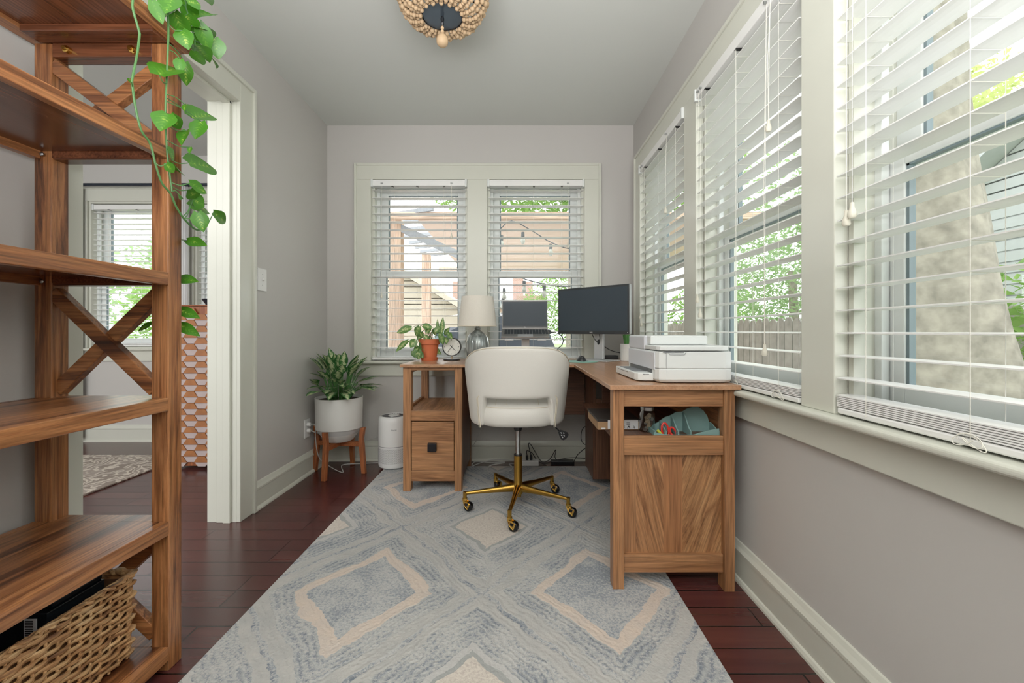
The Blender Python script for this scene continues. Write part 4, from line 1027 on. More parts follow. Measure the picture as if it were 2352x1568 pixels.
lid = MB().bar(sc0, sc0+sd*.203, 2*hw, .007, up=(0, 1, 0)).build('lid', M['laptop'], o, bevel=.002)
fr = -.0037
MB().bar(sc0+sd*.006+Vector((0, fr, 0)), sc0+sd*.199+Vector((0, fr, 0)), 2*hw-.006, .0008, up=(0, 1, 0)).build('bezel', M['bezel'], lid)
MB().bar(sc0+sd*.020+Vector((0, fr-.0006, 0)), sc0+sd*.192+Vector((0, fr-.0006, 0)), 2*hw-.016, .0008, up=(0, 1, 0)).build('screen', M['screen'], lid)
textmesh('hp', .011, frameT(sc0+sd*.012+Vector((0, fr-.0012, 0)), (1, 0, 0), sd), M['silver'], 'brand_mark', lid)
# monitor
A = Vector((.299, 3.08, 0)); B = Vector((.705, 2.70, 0)); ux = (B-A).normalized(); ctr = (A+B)/2; nf = Vector((ux.y, -ux.x, 0))   # nf faces the room
if nf.y > 0: nf = -nf
o = thing('monitor', 'widescreen computer monitor with black bezel and silver stand on the desk corner', 'monitor', (ctr.x, ctr.y, DT))
zc = 1.1165; W2 = .278; H2 = .1575
def mbar(z0, z1, hw_, d0, d1):       # slab across the monitor plane
    m_ = MB(); vs = []
    for d in (d0, d1):
        for s, z in ((-hw_, z0), (hw_, z0), (hw_, z1), (-hw_, z1)): vs.append(ctr+ux*s+nf*d+Vector((0, 0, z)))
    return m_.add(vs, [(0, 1, 2, 3), (7, 6, 5, 4), (0, 4, 5, 1), (1, 5, 6, 2), (2, 6, 7, 3), (3, 7, 4, 0)])
case = mbar(zc-H2, zc+H2, W2, -.018, .012).build('housing', M['silver'], o, bevel=.006)
bz = mbar(zc-H2+.0008, zc+H2-.0008, W2-.0008, .008, .0135).build('bezel', M['bezel'], o, bevel=.004)
mbar(zc-H2+.022, zc+H2-.014, W2-.013, .0136, .0142).build('screen', M['screen'], bz)
textmesh('DELL', .0115, frameT(ctr+nf*.0143+Vector((0, 0, zc-H2+.011)), ux, (0, 0, 1)), M['silver'], 'brand_mark', bz, bold=.0004)
MB().disc(ctr+ux*(W2-.012)+nf*.0143+Vector((0, 0, zc-H2+.011)), .003, 12, nf).build('power_light', M['label'], bz)
sbk = mbar(zc-.10, zc+.08, .12, -.05, -.018).build('rear_housing', M['black'], o, bevel=.01)
sc_ = ctr+nf*(-.085)
mb = MB(); vs = []
for z in (DT+.01, zc+.02):
    for s, d in ((-.036, -.012), (.036, -.012), (.036, .012), (-.036, .012)): vs.append(sc_+ux*s+nf*d+Vector((0, 0, z)))
mb.add(vs, [(3, 2, 1, 0), (4, 5, 6, 7), (0, 1, 5, 4), (1, 2, 6, 5), (2, 3, 7, 6), (3, 0, 4, 7)]); stn = mb.build('stand', M['silver'], o, bevel=.006)
mb = MB(); hc = sc_+nf*.0125+Vector((0, 0, .905))
mb.add([hc+ux*(.010*math.cos(a))+Vector((0, 0, .018*math.sin(a))) for a in [2*math.pi*k/20 for k in range(20)]], [tuple(range(20))]); mb.build('cable_hole', M['black'], stn)
mb = MB(); vs = []; fs = []
pl_ = [sc_+ux*(.12*s)+nf*d for s, d in ((-1, -.07), (1, -.07), (1, .10), (-1, .10))]
for z in (DT+.0005, DT+.008): vs += [p+Vector((0, 0, z)) for p in pl_]
mb.add(vs, [(3, 2, 1, 0), (4, 5, 6, 7), (0, 1, 5, 4), (1, 2, 6, 5), (2, 3, 7, 6), (3, 0, 4, 7)]); mb.build('base_plate', M['silver'], o, bevel=.003)
mb = MB()
for s in (-1, 1):
    mb.tube(smooth_path([ctr+ux*(.03*s)-nf*.03+Vector((0, 0, zc-.14)), ctr+ux*(.022*s)-nf*.055+Vector((0, 0, .93)), hc+nf*.004+Vector((0, 0, -.005)), hc-nf*.0+Vector((0, 0, -.012))], 6), .0028, 7)
tag(mb.build('cable', M['black'], smooth=True), 'pair of black cables looped through the monitor stand', 'cable')
mb = MB(); mb.tube(smooth_path([hc-nf*.03+Vector((0, 0, -.01)), P(1400, 803, 3.02), P(1424, 810, 3.0), P(1440, 812, 2.98), P(1450, 826, 3.02)], 6), .003, 7)
tag(mb.build('cable', M['black'], smooth=True), 'black cord running from the monitor stand towards the small white planter', 'cable')
tag(MB().tube(smooth_path([P(1262, 763, 3.05), P(1280, 765, 3.02), P(1292, 775, 3.0), P(1292, 790, 3.0), P(1282, 800, 3.0), P(1268, 815, 3.0), P(1250, 828, 3.02)], 6), .0035, 7).build('cable', M['black'], smooth=True), 'black cable curving down from the right side of the laptop', 'cable')
# mouse and pad
tag(MB().lathe([(0, .0005), (.108, .0005), (.110, .002), (.108, .0035), (0, .0035)], (.425, 2.86, DT), 48).build('mouse_pad', M['mint'], smooth=True, angle=30), 'round mint green mouse pad on the desk below the monitor', 'mouse pad')
o = thing('computer_mouse', 'black computer mouse resting on the mint green pad', 'mouse', (.425, 2.85, DT+.0035))
mb = MB(); mb.ball((.425, 2.87, DT+.0045), .032, 20, 14, (1.0, 1.6, 1.05)); mb.v = [Vector((p.x, p.y, max(p.z, DT+.0038))) for p in mb.v]; mb.build('mouse_body', M['black'], o, smooth=True)
MB().tube([(.425, 2.832, DT+.026), (.425, 2.845, DT+.030)], .0035, 8).build('scroll_wheel', M['greyp'], o)
# aloe in white planter
o = thing('small_planter', 'slim white planter with upright green leaves between monitor and printer', 'potted plant', (.735, 2.90, DT))
c = (.737, 2.93, DT)
MB().lathe([(0, .001), (.036, .001), (.038, .004), (.038, .115), (.035, .115), (.035, .10), (0, .10)], c, 32).build('pot', M['ceramic'], o, smooth=True, angle=30)
lv = MB(); random.seed(4)
for k in range(8):
    a = k*.85; L = random.uniform(.08, .17); b = Vector((c[0]+.012*math.cos(a), c[1]+.012*math.sin(a), DT+.10)); lv.leaf(b, b+Vector((math.cos(a)*L*.22, math.sin(a)*L*.22, L)), .02, (-math.cos(a), -math.sin(a), .3), False, curl=-.05, fold=.3)
lv.build('leaves', M['aloe'], o, smooth=True)
# dark low box beside the planter (adapter dock)
tag(MB().box(.60, .72, 3.08, 3.17, DT+.0005, DT+.028).build('docking_box', M['black'], bevel=.004), 'flat black electronics box on the desk behind the monitor base', 'electronics')

# printer
o = thing('printer', 'white all-in-one printer with sheet feeder and open paper tray on the near desk wing', 'printer', (.69, 1.9, DT))
ch = .03
prof = [(.540, 1.70), (.548, 1.678), (.572, 1.667), (.800, 1.667), (.826, 1.676), (.832, 1.70), (.832, 2.10), (.540, 2.10)]
MB().prism(prof, 2, DT+.012, DT+.056).build('lower_body', M['printer'], o, bevel=.004)
def shrink(pr, s): 
    cx_ = sum(p[0] for p in pr)/len(pr); cy_ = sum(p[1] for p in pr)/len(pr); return [(cx_+(p[0]-cx_)*s, cy_+(p[1]-cy_)*s) for p in pr]
mb = MB(); n = len(prof); lo = shrink(prof, .95); mb.add([(x, y, DT+.004) for x, y in lo]+[(x, y, DT+.012) for x, y in prof], [tuple(range(n))[::-1], tuple(range(n, 2*n))]+[(i, (i+1) % n, n+(i+1) % n, n+i) for i in range(n)]); mb.build('bottom', M['printer'], o)
MB().prism(prof, 2, DT+.0568, DT+.122).build('upper_body', M['printer'], o, bevel=.003)
box('front_panel', M['printer2'], o, .5365, .541, 1.70, 2.09, DT+.05, DT+.118, bevel=.002)
MB().prism([(x+(.004 if x < .6 else -.012), y) for x, y in prof], 2, DT+.1255, DT+.143).build('scanner_lid', M['printer'], o, bevel=.004)
MB().prism([(.558, 1.665), (.640, 1.665), (.636, 1.6645), (.562, 1.6645)], 2, DT+.118, DT+.121).build('lid_handle', M['seam'], o)
mb = MB(); mb.T = None
for pts in ([(.580, 1.6655, DT+.120), (.586, 1.6655, DT+.110), (.642, 1.6655, DT+.110), (.648, 1.6655, DT+.120)],): mb.tube(pts, .0008, 5)
mb.tube([(.572, 1.6662, DT+.057), (.572, 1.6662, DT+.122)], .0006, 4); mb.build('grip_outline', M['seam'], o)
ad = MB().prism([(.5525, 1.80), (.79, 1.80), (.79, 2.10), (.5525, 2.10)], 2, DT+.144, DT+.182).build('sheet_feeder', M['printer'], o, bevel=.006)
box('feeder_cover', M['printer2'], o, .541, .600, 1.85, 2.10, DT+.122, DT+.181, bevel=.006)
box('feeder_hinge', M['printer'], o, .79, .815, 1.86, 2.08, DT+.144, DT+.176, bevel=.006)
tr = MB().prism([(.476, 1.765), (.484, 1.74), (.510, 1.728), (.545, 1.728), (.545, 2.09), (.476, 2.09)], 2, DT+.004, DT+.034).build('paper_tray', M['printer'], o, bevel=.003)
box('tray_inset', M['seam'], o, .487, .536, 1.80, 2.06, DT+.0342, DT+.0348, bevel=0)
box('tray_latch', M['greyp'], o, .500, .525, 1.7275, 1.7285, DT+.029, DT+.031, bevel=0)
box('tray_slot', M['greyp'], o, .4755, .4765, 1.86, 2.05, DT+.025, DT+.0275, bevel=0)
mb = MB()
for k in range(5): mb.box(.5375, .5385, 1.745+k*.014, 1.753+k*.014, DT+.042, DT+.048)
mb.box(.539, .5395, 1.74, 2.07, DT+.034, DT+.05); mb.build('paper_slot', M['greyp'], o)
mb = MB()
for x, y in ((.575, 1.70), (.80, 1.70), (.575, 2.07), (.80, 2.07)): mb.tube([(x, y, DT+.0003), (x, y, DT+.006)], .010, 10)
mb.build('rubber_feet', M['greyp'], o)
textmesh('Canon', .008, frameT((.5362, 1.735, DT+.105), (0, -1, 0), (0, 0, 1)), M['silver'], 'brand_mark', o)

# ------------------------------------------------------------------ office chair
chair = thing('office_chair', 'cream leather barrel-back office chair on a five-star brass base with casters', 'office chair', (.007, 2.40, .010))
CC = Vector((.002, 2.425, 0))
ths = []
for s in (-1, 1):
    pass
half = [0, 8, 16, 24, 31, 36, 39.5, 42, 45, 50, 57, 65, 74, 84, 95, 106, 116]
ths = [-t for t in half[::-1]][:-1]+half
rowsN = 9; vs = []; fs = []
for th in ths:
    a = abs(th)
    zt = .905-.004*(a/30)**2 if a < 30 else .901-.010*((a-30)/15) if a < 45 else .891-.045*((a-45)/25)**1.2 if a < 70 else .8475-.125*((a-70)/46)**.9
    if a < 38: zb = .638-.004*math.cos(R(a*2))
    elif a < 41: zb = .60
    elif a < 44: zb = .505
    else: zb = .487+.0*a+ (.02*((a-70)/46) if a > 70 else 0)
    for j in range(rowsN):
        q = j/(rowsN-1); z = zb+(zt-zb)*q
        sc1 = .90+.12*min(1, max(0, (z-.487)/.30)) - .03*max(0, (z-.80)/.10)
        sn_, cs_ = math.sin(R(th)), math.cos(R(th))
        x = math.copysign(abs(sn_)**.88, sn_)*.284*sc1; y = -math.copysign(abs(cs_)**.72, cs_)*.262*(.96+.07*min(1, max(0, (z-.487)/.4)))
        vs.append((CC.x+x, CC.y+y, z))
nc = len(ths)
for i in range(nc-1):
    for j in range(rowsN-1): fs.append((i*rowsN+j, (i+1)*rowsN+j, (i+1)*rowsN+j+1, i*rowsN+j+1))
sh = MB().add(vs, fs).build('backrest', M['chair'], chair, smooth=True, angle=180, solid=.042, subsurf=2)
mb = MB()
def outer(th, q, off=.004):
    i = min(range(nc), key=lambda k: abs(ths[k]-th)); v = Vector(vs[i*rowsN+int(round(q*(rowsN-1)))]); d = Vector((v.x-CC.x, v.y-CC.y, 0)).normalized(); return v+d*off
mb.tube(smooth_path([outer(t, 1, -.004)+Vector((0, 0, -.008)) for t in ths], 3), .0028, 6)
for s in (-1, 1):
    mb.tube(smooth_path([outer(s*45, q, .0005) for q in (0, .12, .25, .37)]+[outer(s*42, .40, .0005)], 4), .0022, 6)
    mb.tube(smooth_path([outer(s*47, q, .0005)+Vector((s*.006, 0, 0)) for q in (0, .12, .25, .37)], 4), .0016, 6)
mb.build('piping', M['piping'], sh, smooth=True)
# seat cushion
def seat_pt(a, z, k): 
    sn_, cs_ = math.sin(a), math.cos(a)
    return (CC.x+math.copysign(abs(sn_)**.7, sn_)*.232*k, CC.y+.02-math.copysign(abs(cs_)**.7, cs_)*.262*k, z)
prof = [(.0, .490), (.5, .489), (.88, .489), (.955, .496), (.985, .515), (.99, .54), (.975, .568), (.93, .590), (.84, .603), (.65, .612), (.4, .616), (.15, .617), (0, .617)]
vs2 = []; fs2 = []; n = 48
for k, z in prof:
    for i in range(n): vs2.append(seat_pt(2*math.pi*i/n, z, k))
for j in range(len(prof)-1):
    for i in range(n): fs2.append((j*n+i, (j+1)*n+i, (j+1)*n+(i+1) % n, j*n+(i+1) % n)[::-1])
seat = MB().add(vs2, fs2).build('seat', M['chair'], chair, smooth=True, angle=180)
mb = MB()
for k in (-2, -1, 0, 1, 2): mb.tube([(CC.x+k*.055, CC.y-.20, .6025), (CC.x+k*.055, CC.y-.12, .6135), (CC.x+k*.055, CC.y+.1, .6165)], .0014, 5)
pth = [seat_pt(2*math.pi*i/n, .590, .935) for i in range(n+1)]; mb.tube(pth, .0022, 6, cap=False)
mb.build('stitching', M['piping'], seat)
SC = Vector((.007, 2.405, 0))
box('mechanism', M['black'], chair, -.07, .09, 2.33, 2.5, .462, .489)
MB().lathe([(0, .47), (.024, .47), (.024, .445), (.020, .432), (.015, .432)], SC, 24).build('collar', M['black'], chair, smooth=True, angle=30)
MB().lathe([(.0135, .45), (.0135, .30), (.0145, .30)], SC, 24).build('gas_cylinder', M['chrome'], chair, smooth=True)
MB().lathe([(.0145, .302), (.0225, .302), (.0225, .292)], SC, 24).build('ring', M['black'], chair)
MB().lathe([(.0225, .294), (.0225, .15), (.028, .135), (.031, .12), (.031, .10), (.026, .085), (.018, .080), (.018, .068), (0, .068)], SC, 32).build('column', M['gold'], chair, smooth=True, angle=30)
mb = MB(); lv0 = P(1277, 982, 2.33); mb.tube([Vector((.09, 2.40, .475)), Vector((lv0.x-.02, 2.36, .472)), lv0, P(1286, 991, 2.33)], .0035, 8); lever = mb.build('lever', M['black'], chair)
mb = MB(); p0 = P(1284, 989, 2.33); p1 = P(1302, 1006, 2.33); d = (p1-p0).normalized(); s_ = Vector((d.z, 0, -d.x))
vv = []
for q, w in ((0, .008), (.35, .018), (.8, .026), (1, .020), (1.08, .008)):
    for sg in (-1, 1): vv.append((p0+d*(.052*q)+s_*(w*sg), ))
pts = [vv[i][0] for i in range(0, 10, 2)]+[vv[i][0] for i in range(9, 0, -2)]
mb.add([p+Vector((0, -.004, 0)) for p in pts]+[p+Vector((0, .004, 0)) for p in pts], [tuple(range(10)), tuple(range(10, 20))[::-1]]+[(i, 10+i, 10+(i+1) % 10, (i+1) % 10) for i in range(10)])
pad = mb.build('paddle', M['black'], lever, bevel=.002)
mb = MB()
for q, t in ((.3, 0), (.5, .008), (.5, -.008), (.7, 0), (.7, .012)):
    p = p0+d*(.052*q)+s_*t+Vector((0, -.0046, 0)); mb.bar(p-d*.004, p+d*.004, .0006, .004, up=s_)
mb.build('symbols', M['label'], pad)
casters = [(189.7, (1080, 1157)), (261.7, (1183, 1205)), (333.7, (1316, 1172)), (45.7, (1276, 1117)), (117.7, (1152, 1111))]
for k, (a, cp) in enumerate(casters):
    u = Vector((math.cos(R(a)), math.sin(R(a)), 0)); root_ = SC+u*.024+Vector((0, 0, .118)); end = SC+u*.292+Vector((0, 0, .103))
    mb = MB(); t = (end-root_).normalized(); sd_ = Vector((-u.y, u.x, 0)); vs3 = []; 
    for p, w, h in ((root_, .021, .024), (root_.lerp(end, .35), .016, .016), (end, .011, .008)):
        for i in range(12):
            an = 2*math.pi*i/12; vs3.append(p+sd_*(w*.85*math.cos(an))+Vector((0, 0, -.003*0+h*math.sin(an))))
    fs3 = []
    for j in range(2):
        for i in range(12): fs3.append((j*12+i, j*12+(i+1) % 12, (j+1)*12+(i+1) % 12, (j+1)*12+i))
    fs3 += [tuple(range(12))[::-1], tuple(range(24, 36))]
    mb.add(vs3, fs3); mb.tube([end+Vector((0, 0, .008)), end+Vector((0, 0, -.030))], .0105, 14)
    lg = mb.build('leg', M['gold'], chair, smooth=True, angle=50)
    wd = Vector((.70, -.25, 0)).normalized() if k != 4 else Vector((.5, .6, 0)).normalized()
    wc = end+wd*.022; wc.z = .010+.0255; ax = Vector((-wd.y, wd.x, 0))
    cs = MB(); cs.tube([end+Vector((0, 0, -.026)), end+Vector((0, 0, -.036))], .0135, 16); cs.tube([end+Vector((0, 0, -.034)), end+Vector((0, 0, -.044))], .010, 12)
    cs.T = None; hood = cs
    tip = end+Vector((0, 0, -.038)); 
    for sg in (-1, 1):
        f0 = ax*(.0195*sg)
        poly = [tip+wd*-.010+f0*.4, tip+wd*.012+f0*.4+Vector((0, 0, .002)), wc+wd*.014+f0+Vector((0, 0, .014)), wc+wd*.004+f0*1.05+Vector((0, 0, -.012)), wc-wd*.008+f0*1.05+Vector((0, 0, -.004)), wc-wd*.022+f0*.8+Vector((0, 0, .010))]
        hood.add(poly+[p-ax*(.003*sg) for p in poly], [tuple(range(6)), tuple(range(6, 12))[::-1]]+[(i, (i+1) % 6, 6+(i+1) % 6, 6+i) for i in range(6)])
    hood.bar(tip-wd*.004, wc+wd*.012+Vector((0, 0, .016)), .030, .005)
    cst = hood.build('caster', M['goldshine'], lg)
    wb = MB(); q = Vector((0, 0, 1)).rotation_difference(ax).to_matrix().to_4x4(); wb.T = Matrix.Translation(wc)@q
    wb.lathe([(0, -.016), (.017, -.016), (.0235, -.012), (.0255, -.004), (.0255, .004), (.0235, .012), (.017, .016), (0, .016)], (0, 0, 0), 28); wb.build('wheel', M['rubber'], cst, smooth=True)

# ------------------------------------------------------------------ cables and power under the desk
o = thing('power_strip', 'white power strip on the floor below the window behind the chair', 'power strip', (.07, 3.18, 0))
box('strip_body', M['white'], o, -.02, .16, 3.155, 3.20, 0, .04, bevel=.006)
for x in (.075, .105): box('plug', M['black'], o, x-.009, x+.009, 3.165, 3.19, .04, .075, bevel=.004)
def cable(pts, r, mat, nm, label, cat='cable'):
    tag(MB().tube(smooth_path(pts, 6), r, 7).build(nm, mat, smooth=True), label, cat)
cable([(.075, 3.178, .07), P(1210, 1035, 3.17), P(1222, 1040, 3.2), P(1235, 1058, 3.2), P(1256, 1068, 3.18)], .003, M['black'], 'cable', 'black cord arching out of the left plug of the power strip')
cable([(.105, 3.178, .07), P(1214, 1022, 3.2), P(1218, 1019, 3.21), P(1232, 1042, 3.21), P(1245, 1060, 3.2), P(1262, 1055, 3.2), P(1274, 1036, 3.2), P(1277, 1034, 3.2), P(1275, 1050, 3.2), P(1284, 1062, 3.19)], .003, M['black'], 'cable', 'black cord looping up in a peak from the right plug of the power strip')
cable([P(1250, 1064, 3.18), P(1280, 1056, 3.2), P(1310, 1051, 3.2), P(1344, 1052, 3.2)], .0028, M['black'], 'cable', 'black cord running along the baseboard above the power adapter')
cable([P(1318, 1060, 3.19), P(1326, 1045, 3.2), P(1338, 1034, 3.2), P(1350, 1026, 3.2), P(1362, 1030, 3.2)], .0028, M['black'], 'cable', 'black cord looping from the adapter towards the desk side panel')
cable([P(1360, 975, 3.22), P(1343, 980, 3.22), P(1336, 990, 3.22), P(1335, 1008, 3.22), P(1340, 1018, 3.22), P(1352, 1024, 3.22)], .0026, M['black'], 'cable', 'black cord hanging in a loop beside the desk side panel')
tag(MB().box(.25, .42, 3.165, 3.215, 0, .035).build('power_adapter', M['black'], bevel=.005), 'black power adapter brick lying on the floor below the window', 'power adapter')
cable([P(1195, 1062, 3.17), P(1165, 1056, 3.2), P(1130, 1056, 3.2), P(1100, 1064, 3.17), P(1084, 1070, 3.14), P(1092, 1060, 3.2), P(1130, 1062, 3.17), P(1160, 1060, 3.2)], .0035, M['wcable'], 'cable', 'grey extension cord lying along the rear rug edge')
cable([Vector((-.02, 3.17, .015)), P(1170, 1066, 3.12)+Vector((0, 0, 0)), P(1178, 1074, 3.06), P(1165, 1082, 3.02), P(1125, 1084, 3.0), P(1122, 1076, 3.04), P(1128, 1068, 3.1), P(1160, 1062, 3.14)], .004, M['wcable'], 'cable', 'grey power strip cord looped on the rug behind the chair base')
cable([P(1105, 985, 3.24), P(1092, 1015, 3.24), P(1080, 1030, 3.24), P(1077, 1060, 3.2), P(1068, 1072, 3.15)], .002, M['wcable'], 'cable', 'thin pale cord hanging down the wall beside the drawer pedestal')
# wall outlet and switch on left wall
def plate(nm, label, y, z, w, h, toggle):
    o = thing(nm, label, 'outlet' if not toggle else 'light switch', (LX, y, z))
    box('cover_plate', M['white'], o, LX, LX+.006, y-w/2, y+w/2, z-h/2, z+h/2, bevel=.002)
    if toggle: 
        box('toggle', M['white'], o, LX+.006, LX+.018, y-.005, y+.005, z-.004, z+.014, bevel=.002)
        mb = MB()
        for s in (-1, 1): mb.tube([(LX+.0055, y, z+s*.03), (LX+.0072, y, z+s*.03)], .003, 10)
        mb.build('screw', M['metal'], o)
    return o
plate('light_switch', 'white toggle light switch on the left wall by the door casing', 2.45, 1.268, .085, .125, True)
o = plate('wall_outlet', 'white wall outlet with plugged-in cords behind the plant stand', 2.975, .315, .075, .125, False)
mb = MB()
for z in (.30, .342): mb.tube([(LX+.006, 2.975, z), (LX+.028, 2.975, z)], .013, 14)
plug = mb.build('plug', M['white'], o, bevel=.003)
cable([(LX+.03, 2.975, .342), (LX+.05, 2.985, .34), (LX+.055, 2.99, .30), (LX+.05, 3.0, .24), (LX+.05, 3.05, .10), (LX+.10, 3.10, .02), (-1.2, 3.0, .006), (-1.25, 3.12, .02), (-1.15, 3.2, .006), (-1.05, 3.22, .006), (-.95, 3.24, .006)], .003, M['wcable'], 'cable', 'white cord from the wall outlet along the floor to the air purifier')
cable([(LX+.03, 2.975, .30), (LX+.05, 2.99, .285), (LX+.07, 3.05, .25), (LX+.05, 3.2, .16), (-1.3, 3.25, .155), (-1.15, 3.255, .158), (-1.0, 3.25, .20)], .003, M['wcable'], 'cable', 'pale cord from the lower outlet socket drooping behind the plant stand')

# ------------------------------------------------------------------ bead chandelier
FC = Vector((-.318, 1.86, 0))
o = thing('ceiling_light', 'flush ceiling light of natural wooden bead strands with a hanging end bead', 'ceiling light', (FC.x, FC.y, 2.2))
MB().lathe([(0, 2.535), (.075, 2.535), (.075, 2.52), (.02, 2.515), (.012, 2.50), (.008, 2.335)], FC, 32).build('canopy', M['darkmetal'], o, smooth=True, angle=30)
MB().lathe([(.0, 2.322), (.082, 2.322), (.086, 2.325), (.082, 2.328), (0, 2.328)], FC, 40).build('bottom_plate', M['plate'], o, smooth=True, angle=30)
mb = MB(); ringp = [(FC.x+.192*math.cos(a), FC.y+.192*math.sin(a), 2.425) for a in [2*math.pi*k/48 for k in range(49)]]; mb.tube(ringp, .004, 6, cap=False)
ringp = [(FC.x+.088*math.cos(a), FC.y+.088*math.sin(a), 2.326) for a in [2*math.pi*k/48 for k in range(49)]]; mb.tube(ringp, .003, 6, cap=False)
for k in range(4):
    a = k*math.pi/2+.4; mb.tube([(FC.x, FC.y, 2.425), (FC.x+.192*math.cos(a), FC.y+.192*math.sin(a), 2.425)], .003, 6)
mb.build('ring_frame', M['darkmetal'], o)
MB().lathe([(0, 2.322), (.006, 2.322), (.008, 2.31), (.005, 2.30), (.008, 2.292), (.004, 2.284), (0, 2.283)], FC, 16).build('finial', M['black'], o, smooth=True)
random.seed(13); NS = 34
for k in range(NS):
    a = 2*math.pi*k/NS; mb = MB(); n = 11
    for j in range(n):
        t = j/(n-1); r_ = .196-(.196-.092)*t**1.25; z = 2.422-(2.422-2.312)*t-.038*math.sin(math.pi*t)+.006*(k % 2)
        big = (j+k) % 2 == 0; rr = (.0125 if big else .0088)*(1-.25*t)
        mb.ball((FC.x+r_*math.cos(a+.03*t), FC.y+r_*math.sin(a+.03*t), z), rr, 10, 7)
    for j in range(6):
        t = (j+.5)/6; r_ = .196-(.196-.08)*t; z = 2.428+(2.515-2.428)*t
        mb.ball((FC.x+r_*math.cos(a), FC.y+r_*math.sin(a), z), .010 if j % 2 else .0075, 8, 6)
    mb.build('bead_strand', M['bead'], o, smooth=True)
mb = MB(); mb.ball((FC.x, FC.y, 2.274), .0075, 12, 8); mb.ball((FC.x, FC.y, 2.260), .0075, 12, 8); mb.tube([(FC.x, FC.y, 2.285), (FC.x, FC.y, 2.24)], .0015, 6); mb.build('drop_beads', M['bead'], o, smooth=True)
MB().lathe([(0, .028), (.006, .027), (.016, .020), (.0235, .008), (.025, -.004), (.023, -.016), (.015, -.025), (.005, -.028), (0, -.028)], (FC.x, FC.y, 2.222), 28).build('end_bead', M['bead'], o, smooth=True)

# ------------------------------------------------------------------ next room
tag(MB().box(-4.3, -2.565, 1.9, 3.41, .0005, .012).build('patterned_rug', M['persian'], bevel=.004), 'cream and taupe patterned rug on the floor of the next room', 'rug')
o = thing('patterned_cabinet', 'wooden cabinet with a hexagon relief front in the next room', 'cabinet', (-2.03, 3.25, 0))
box('cabinet_body', W_STAND, o, -2.42, -1.66, 3.10, 3.50, .02, 1.158)
mb = MB(); hw_, hh_ = .0515, .042; dx = .0773; col = 0; x = -2.39
while x < -1.68:
    z = .05+(hh_ if col % 2 else 0)
    while z < 1.13:
        y = 3.098
        up_ = [(x-hw_, y, z), (x-hw_/2, y-.008, z+hh_), (x+hw_/2, y-.008, z+hh_), (x+hw_, y, z), (x, y-.022, z)]
        cx0, cx1 = -2.42, -1.66
        A_ = [(x-hw_, z), (x-hw_*.5, z+hh_*.96), (x+hw_*.5, z+hh_*.96), (x+hw_, z)]
        B_ = [(x-hw_, z), (x+hw_, z), (x+hw_*.5, z-hh_*.96), (x-hw_*.5, z-hh_*.96)]
        cl = lambda p: (min(max(p[0], cx0), cx1), min(max(p[1], .02), 1.158))
        mb.cur = 0; mb.prism([cl(p) for p in A_], 1, 3.082, 3.099); mb.cur = 1; mb.prism([cl(p) for p in B_], 1, 3.088, 3.099)
        z += 2*hh_
    x += dx; col += 1
mb.build('relief_front', [M['hexwood'], M['hexpale']], o)
box('top', W_STAND, o, -2.42, -1.66, 3.085, 3.50, 1.158, 1.166)
o = tag(MB().lathe([(0, 0), (.03, 0), (.05, .03), (.06, .045), (.058, .048), (.03, .012), (0, .01)], (-2.245, 3.2, 1.1665), 24).build('dark_bowl', M['rod'], smooth=True), 'small dark bowl on top of the patterned cabinet', 'bowl')
o = thing('curtain_rod', 'dark metal curtain rod above the window of the next room', 'curtain rod', (-3.0, 3.79, 2.25))
MB().tube([(-3.93, 3.79, 2.255), (-1.9, 3.79, 2.255)], .012, 12).build('rod', M['rod'], o, smooth=True)
for x in (-3.88, -2.9, -2.0): MB().bar((x, 3.79, 2.255), (x, FY, 2.255), .012, .012).build('bracket', M['rod'], o)
mb = MB()
for k in range(4): 
    x = -2.99+k*.018; pts = [(x, 3.79+.017*math.cos(a), 2.253+.017*math.sin(a)) for a in [2*math.pi*i/16 for i in range(17)]]; mb.tube(pts, .003, 6, cap=False)
mb.build('curtain_ring', M['rod'], o)
def curtain(x0, x1, label):
    mb = MB(); n = 60; vs = []; fs = []
    for i in range(n+1):
        x = x0+(x1-x0)*i/n; y = 3.79+.022*math.sin(i*.9)
        vs += [(x, y, 2.235), (x, y+.004*math.sin(i), .04)]
    for i in range(n): fs.append((2*i, 2*i+2, 2*i+3, 2*i+1))
    tag(mb.add(vs, fs).build('curtain', M['curtain'], smooth=True, solid=.001), label, 'curtain')
curtain(-3.92, -3.80, 'narrow white curtain at the left side of the next room window')
curtain(-3.03, -2.86, 'white curtain between the next room windows behind the pothos leaves')

